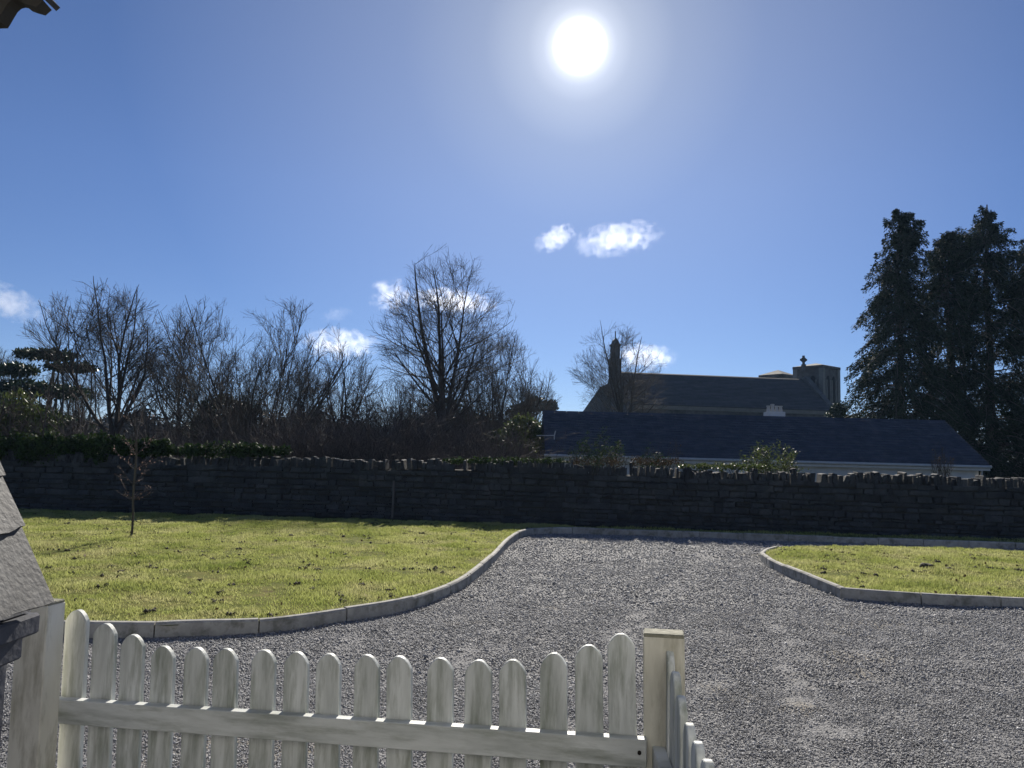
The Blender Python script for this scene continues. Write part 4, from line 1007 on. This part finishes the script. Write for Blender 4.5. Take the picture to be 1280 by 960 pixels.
GL, GR = Vector((-1.3675, 2.42, 0)), Vector((0.311, 2.10, 0))
gdir = (GR - GL).normalized(); gang = math.atan2(gdir.y, gdir.x); glen = (GR - GL).length
MG = Matrix.Translation((GL.x, GL.y, 0)) @ Matrix.Rotation(gang, 4, 'Z') @ Matrix.Rotation(R(-1.35), 4, 'Y')
MGi = MG.inverted()
def gate():
    g = thing('garden_gate', 'weathered white picket gate with round-topped pickets dipping in the middle', 'gate', M=MG)
    rg = random.Random(2)
    X = [97, 133, 170, 208, 249, 290, 332, 373, 415, 461, 507, 552, 599, 645, 691, 736, 781]
    Y = [762, 779, 793, 807, 808.5, 810, 811.5, 814, 816, 818, 820, 822, 824.5, 824.5, 816, 806.5, 793]
    for x, y in zip(X, Y):
        dd = 2.42 - 0.32 * (x - 97) / (781 - 97)
        p = MGi @ at(x, y, dd + 0.0)
        bm = picket_bm(0.073 + rg.uniform(-0.002, 0.002), p.z, 0.019, 0.07, rg)
        tilt = Matrix.Translation((p.x, 0, 0)) @ Matrix.Rotation(rg.gauss(0, 0.004), 4, 'Y')
        for v in bm.verts: v.co = tilt @ v.co
        bevel(bm, 0.0022); bobj('picket', bm, MT['paint'], g)
    rz = (MGi @ at(430, 900, 2.26)).z
    rz = 0.5 * ((MGi @ at(75, 876, 2.40)).z + (MGi @ at(800, 918, 2.07)).z)
    x0, x1 = (MGi @ at(57, 890, 2.39)).x, (MGi @ at(808, 930, 2.06)).x
    for z, nm in ((rz, 'rail'), (0.28, 'rail')):
        bm = bmesh.new(); box(bm, x0, x1, -0.032, -0.002, z - 0.07, z); bevel(bm, 0.002); bobj(nm, bm, MT['railpaint'], g)
    for x in (x0 + 0.02, x1 - 0.018):
        bm = bmesh.new(); A = Matrix.Translation((x, -0.034, rz - 0.032)) @ Matrix.Rotation(R(90), 4, 'X')
        bmesh.ops.create_cone(bm, cap_ends=True, segments=10, radius1=0.005, radius2=0.005, depth=0.006, matrix=A)
        bobj('bolt', bm, MT['iron'], g)
    return rz
gate()

def post(label, corner, w, dp, h, lean, material, ang):
    """corner: front corner nearest the gate; built away from it"""
    M_ = Matrix.Translation((corner[0], corner[1], 0)) @ Matrix.Rotation(ang, 4, 'Z') @ Matrix.Rotation(lean, 4, 'Y')
    p = thing('gate_post', label, 'post', M=M_)
    bm = bmesh.new(); x0, x1 = sorted((0, w)); box(bm, x0, x1, 0, dp, -0.15, h); bevel(bm, 0.003); bobj('shaft', bm, MT[material], p)
    bm = bmesh.new(); box(bm, x0 + 0.001, x1 - 0.001, 0.001, dp - 0.001, h - 0.004, h + 0.008); bevel(bm, 0.003); bobj('weathered_top', bm, MT['mosstop'], p)
pl = at(58, 870, 2.31); post('peeling white gate post partly hidden by the slate-capped porch wall', (pl.x, pl.y), -0.105, 0.072, 1.215, R(-0.9), 'postpaint', gang)
pr = at(811, 900, 2.085); post('square white gate post standing alone between gate and side fence', (pr.x, pr.y), 0.108, 0.068, 1.222, R(-0.8), 'postpaint', gang)

def side_fence():
    A = Vector((0.424, 2.085, 0)); B = Vector((0.393, 1.48, 0)); d = (B - A).normalized(); ang = math.atan2(d.y, d.x)
    M_ = Matrix.Translation(A) @ Matrix.Rotation(ang, 4, 'Z')      # local x runs towards the porch, local +y to the drive
    f = thing('picket_fence', 'short white picket fence running back from the lone square post', 'fence', M=M_)
    rg = random.Random(9); hs = [1.192, 1.162, 1.127, 1.102, 1.099, 1.10, 1.10, 1.12, 1.15, 1.18]
    for i, h in enumerate(hs):
        bm = picket_bm(0.072, h, 0.019, 0.07, rg)
        tl = Matrix.Translation((0.036 + 0.1 * i - 0.036, 0, 0)) @ Matrix.Rotation(rg.gauss(0, 0.006), 4, 'Y')
        for v in bm.verts: v.co = tl @ v.co
        bevel(bm, 0.0022); bobj('picket', bm, MT['paint'], f)
    for z in (0.945, 0.3):
        bm = bmesh.new(); box(bm, -0.035, 1.0, -0.034, -0.002, z - 0.07, z); bevel(bm, 0.002); bobj('rail', bm, MT['railpaint'], f)
side_fence()

# ------------------------------------------------------------------ small things
def clods():
    rng = np.random.default_rng(33); P = np.concatenate([np.stack([rng.uniform(-12, 1.2, 700), rng.uniform(7, 18, 700)], 1)[:420], np.stack([rng.uniform(4, 11, 260), rng.uniform(8.6, 14.2, 260)], 1)[:150]])
    P = P[(inpoly(P, LAWN) & (edgedist(P, KL) > 0.2)) | (inpoly(P, RLAWN) & (edgedist(P, KR) > 0.2))]
    P = np.repeat(P, 4, 0) + rng.normal(size=(len(P) * 4, 2)) * 0.03; n = len(P); S = rng.uniform(0.012, 0.034, n)
    o8 = np.array([[1, 0, 0], [0, 1, 0], [-1, 0, 0], [0, -1, 0], [0, 0, 0.8], [0, 0, -0.6]], float)
    V = o8[None] * rng.uniform(0.6, 1.4, (n, 6, 3)) * S[:, None, None] + np.concatenate([P, np.array([[lawn_height(x, y) + 0.012] for x, y in P])], 1)[:, None]
    f = np.array([[0, 1, 4], [1, 2, 4], [2, 3, 4], [3, 0, 4], [1, 0, 5], [2, 1, 5], [3, 2, 5], [0, 3, 5]])
    o = mesh_np('worm_casts', V.reshape(-1, 3), [(f[None] + (np.arange(n) * 6)[:, None, None]).reshape(-1, 3)], MT['soil']); tag(o, 'small crumbs of dark soil dotting the lawns', 'soil', kind='stuff')
    rg = random.Random(12)
    def clod(px, py, s, label):
        b = gnd(px, py, 0.1); bm = bmesh.new(); bmesh.ops.create_icosphere(bm, subdivisions=3, radius=1)
        for v in bm.verts:
            k = 1 + 0.45 * noise.noise(v.co * 1.9 + Vector((px, 0, 0))) + 0.2 * noise.noise(v.co * 5 + Vector((px, 4, 0)))
            v.co = Vector((v.co.x * s * k, v.co.y * s * 0.8 * k, max(v.co.z, -0.3) * s * 0.42 * k))
        o = bobj('soil_clod', bm, MT['soil'], smooth=True); o.location = (b.x, b.y, 0.1); tag(o, label, 'clod')
    clod(1159, 708, 0.11, 'dark lump of turned soil on the small kerbed lawn')
    clod(1187, 711, 0.06, 'smaller soil lump beside the dark one on the small lawn')
    clod(111, 751, 0.05, 'brown soil lump on the big lawn close to the gate end')
    clod(205, 713, 0.05, 'worm-cast lump on the big lawn in front of the sapling')
    p = gnd(492, 647, 0.09); d = wallY(p.x) - 0.06; a = at(492, 601, d)
    pts = np.array([[a.x, d, 0.05], [a.x + 0.01, d, 0.7], [a.x, d + 0.02, a.z]]); V, Fq = tubes([(pts, np.full(3, 0.028), 8)])
    o = mesh_np('stake', V, Fq, MT['stake']); tag(o, 'pale slim stake leaning upright against the stone wall', 'stake')
    rng = np.random.default_rng(21); n = 420
    P = np.stack([rng.uniform(-11, 1.0, n), rng.uniform(7, 18, n)], 1); P = P[inpoly(P, LAWN)]
    Q = np.stack([rng.uniform(4.5, 10, 260), rng.uniform(8.6, 14, 260)], 1); Q = Q[inpoly(Q, RLAWN)]; P = np.concatenate([P, Q])
    V, f = leaves(rng, np.stack([P[:, 0], P[:, 1], np.full(len(P), 0.115)], 1), 0.045, 0.6, 0.0)
    o = mesh_np('fallen_leaves', V, [f], MT['dry']); tag(o, 'scattered dead brown leaves lying on the lawns', 'leaves', kind='stuff')
clods()

# ------------------------------------------------------------------ haze volume added to lift distant darks, as veiling lens flare does
def air():
    bm = bmesh.new(); box(bm, -620, 620, -320, 720, -3.0, 17.5)
    o = bobj('haze', bm, bpy.data.materials.new('haze')); M = o.data.materials[0]; M.use_nodes = True; t = M.node_tree; t.nodes.clear()
    v = N(t, 'ShaderNodeVolumePrincipled'); v.inputs['Color'].default_value = (0.42, 0.66, 1.0, 1); v.inputs['Density'].default_value = 0.0002; v.inputs['Anisotropy'].default_value = 0.3
    out_ = N(t, 'ShaderNodeOutputMaterial'); t.links.new(v.outputs[0], out_.inputs['Volume']); o['kind'] = 'stuff'; o['label'] = 'thin bluish haze added to lift the dark tones like lens flare'
air()
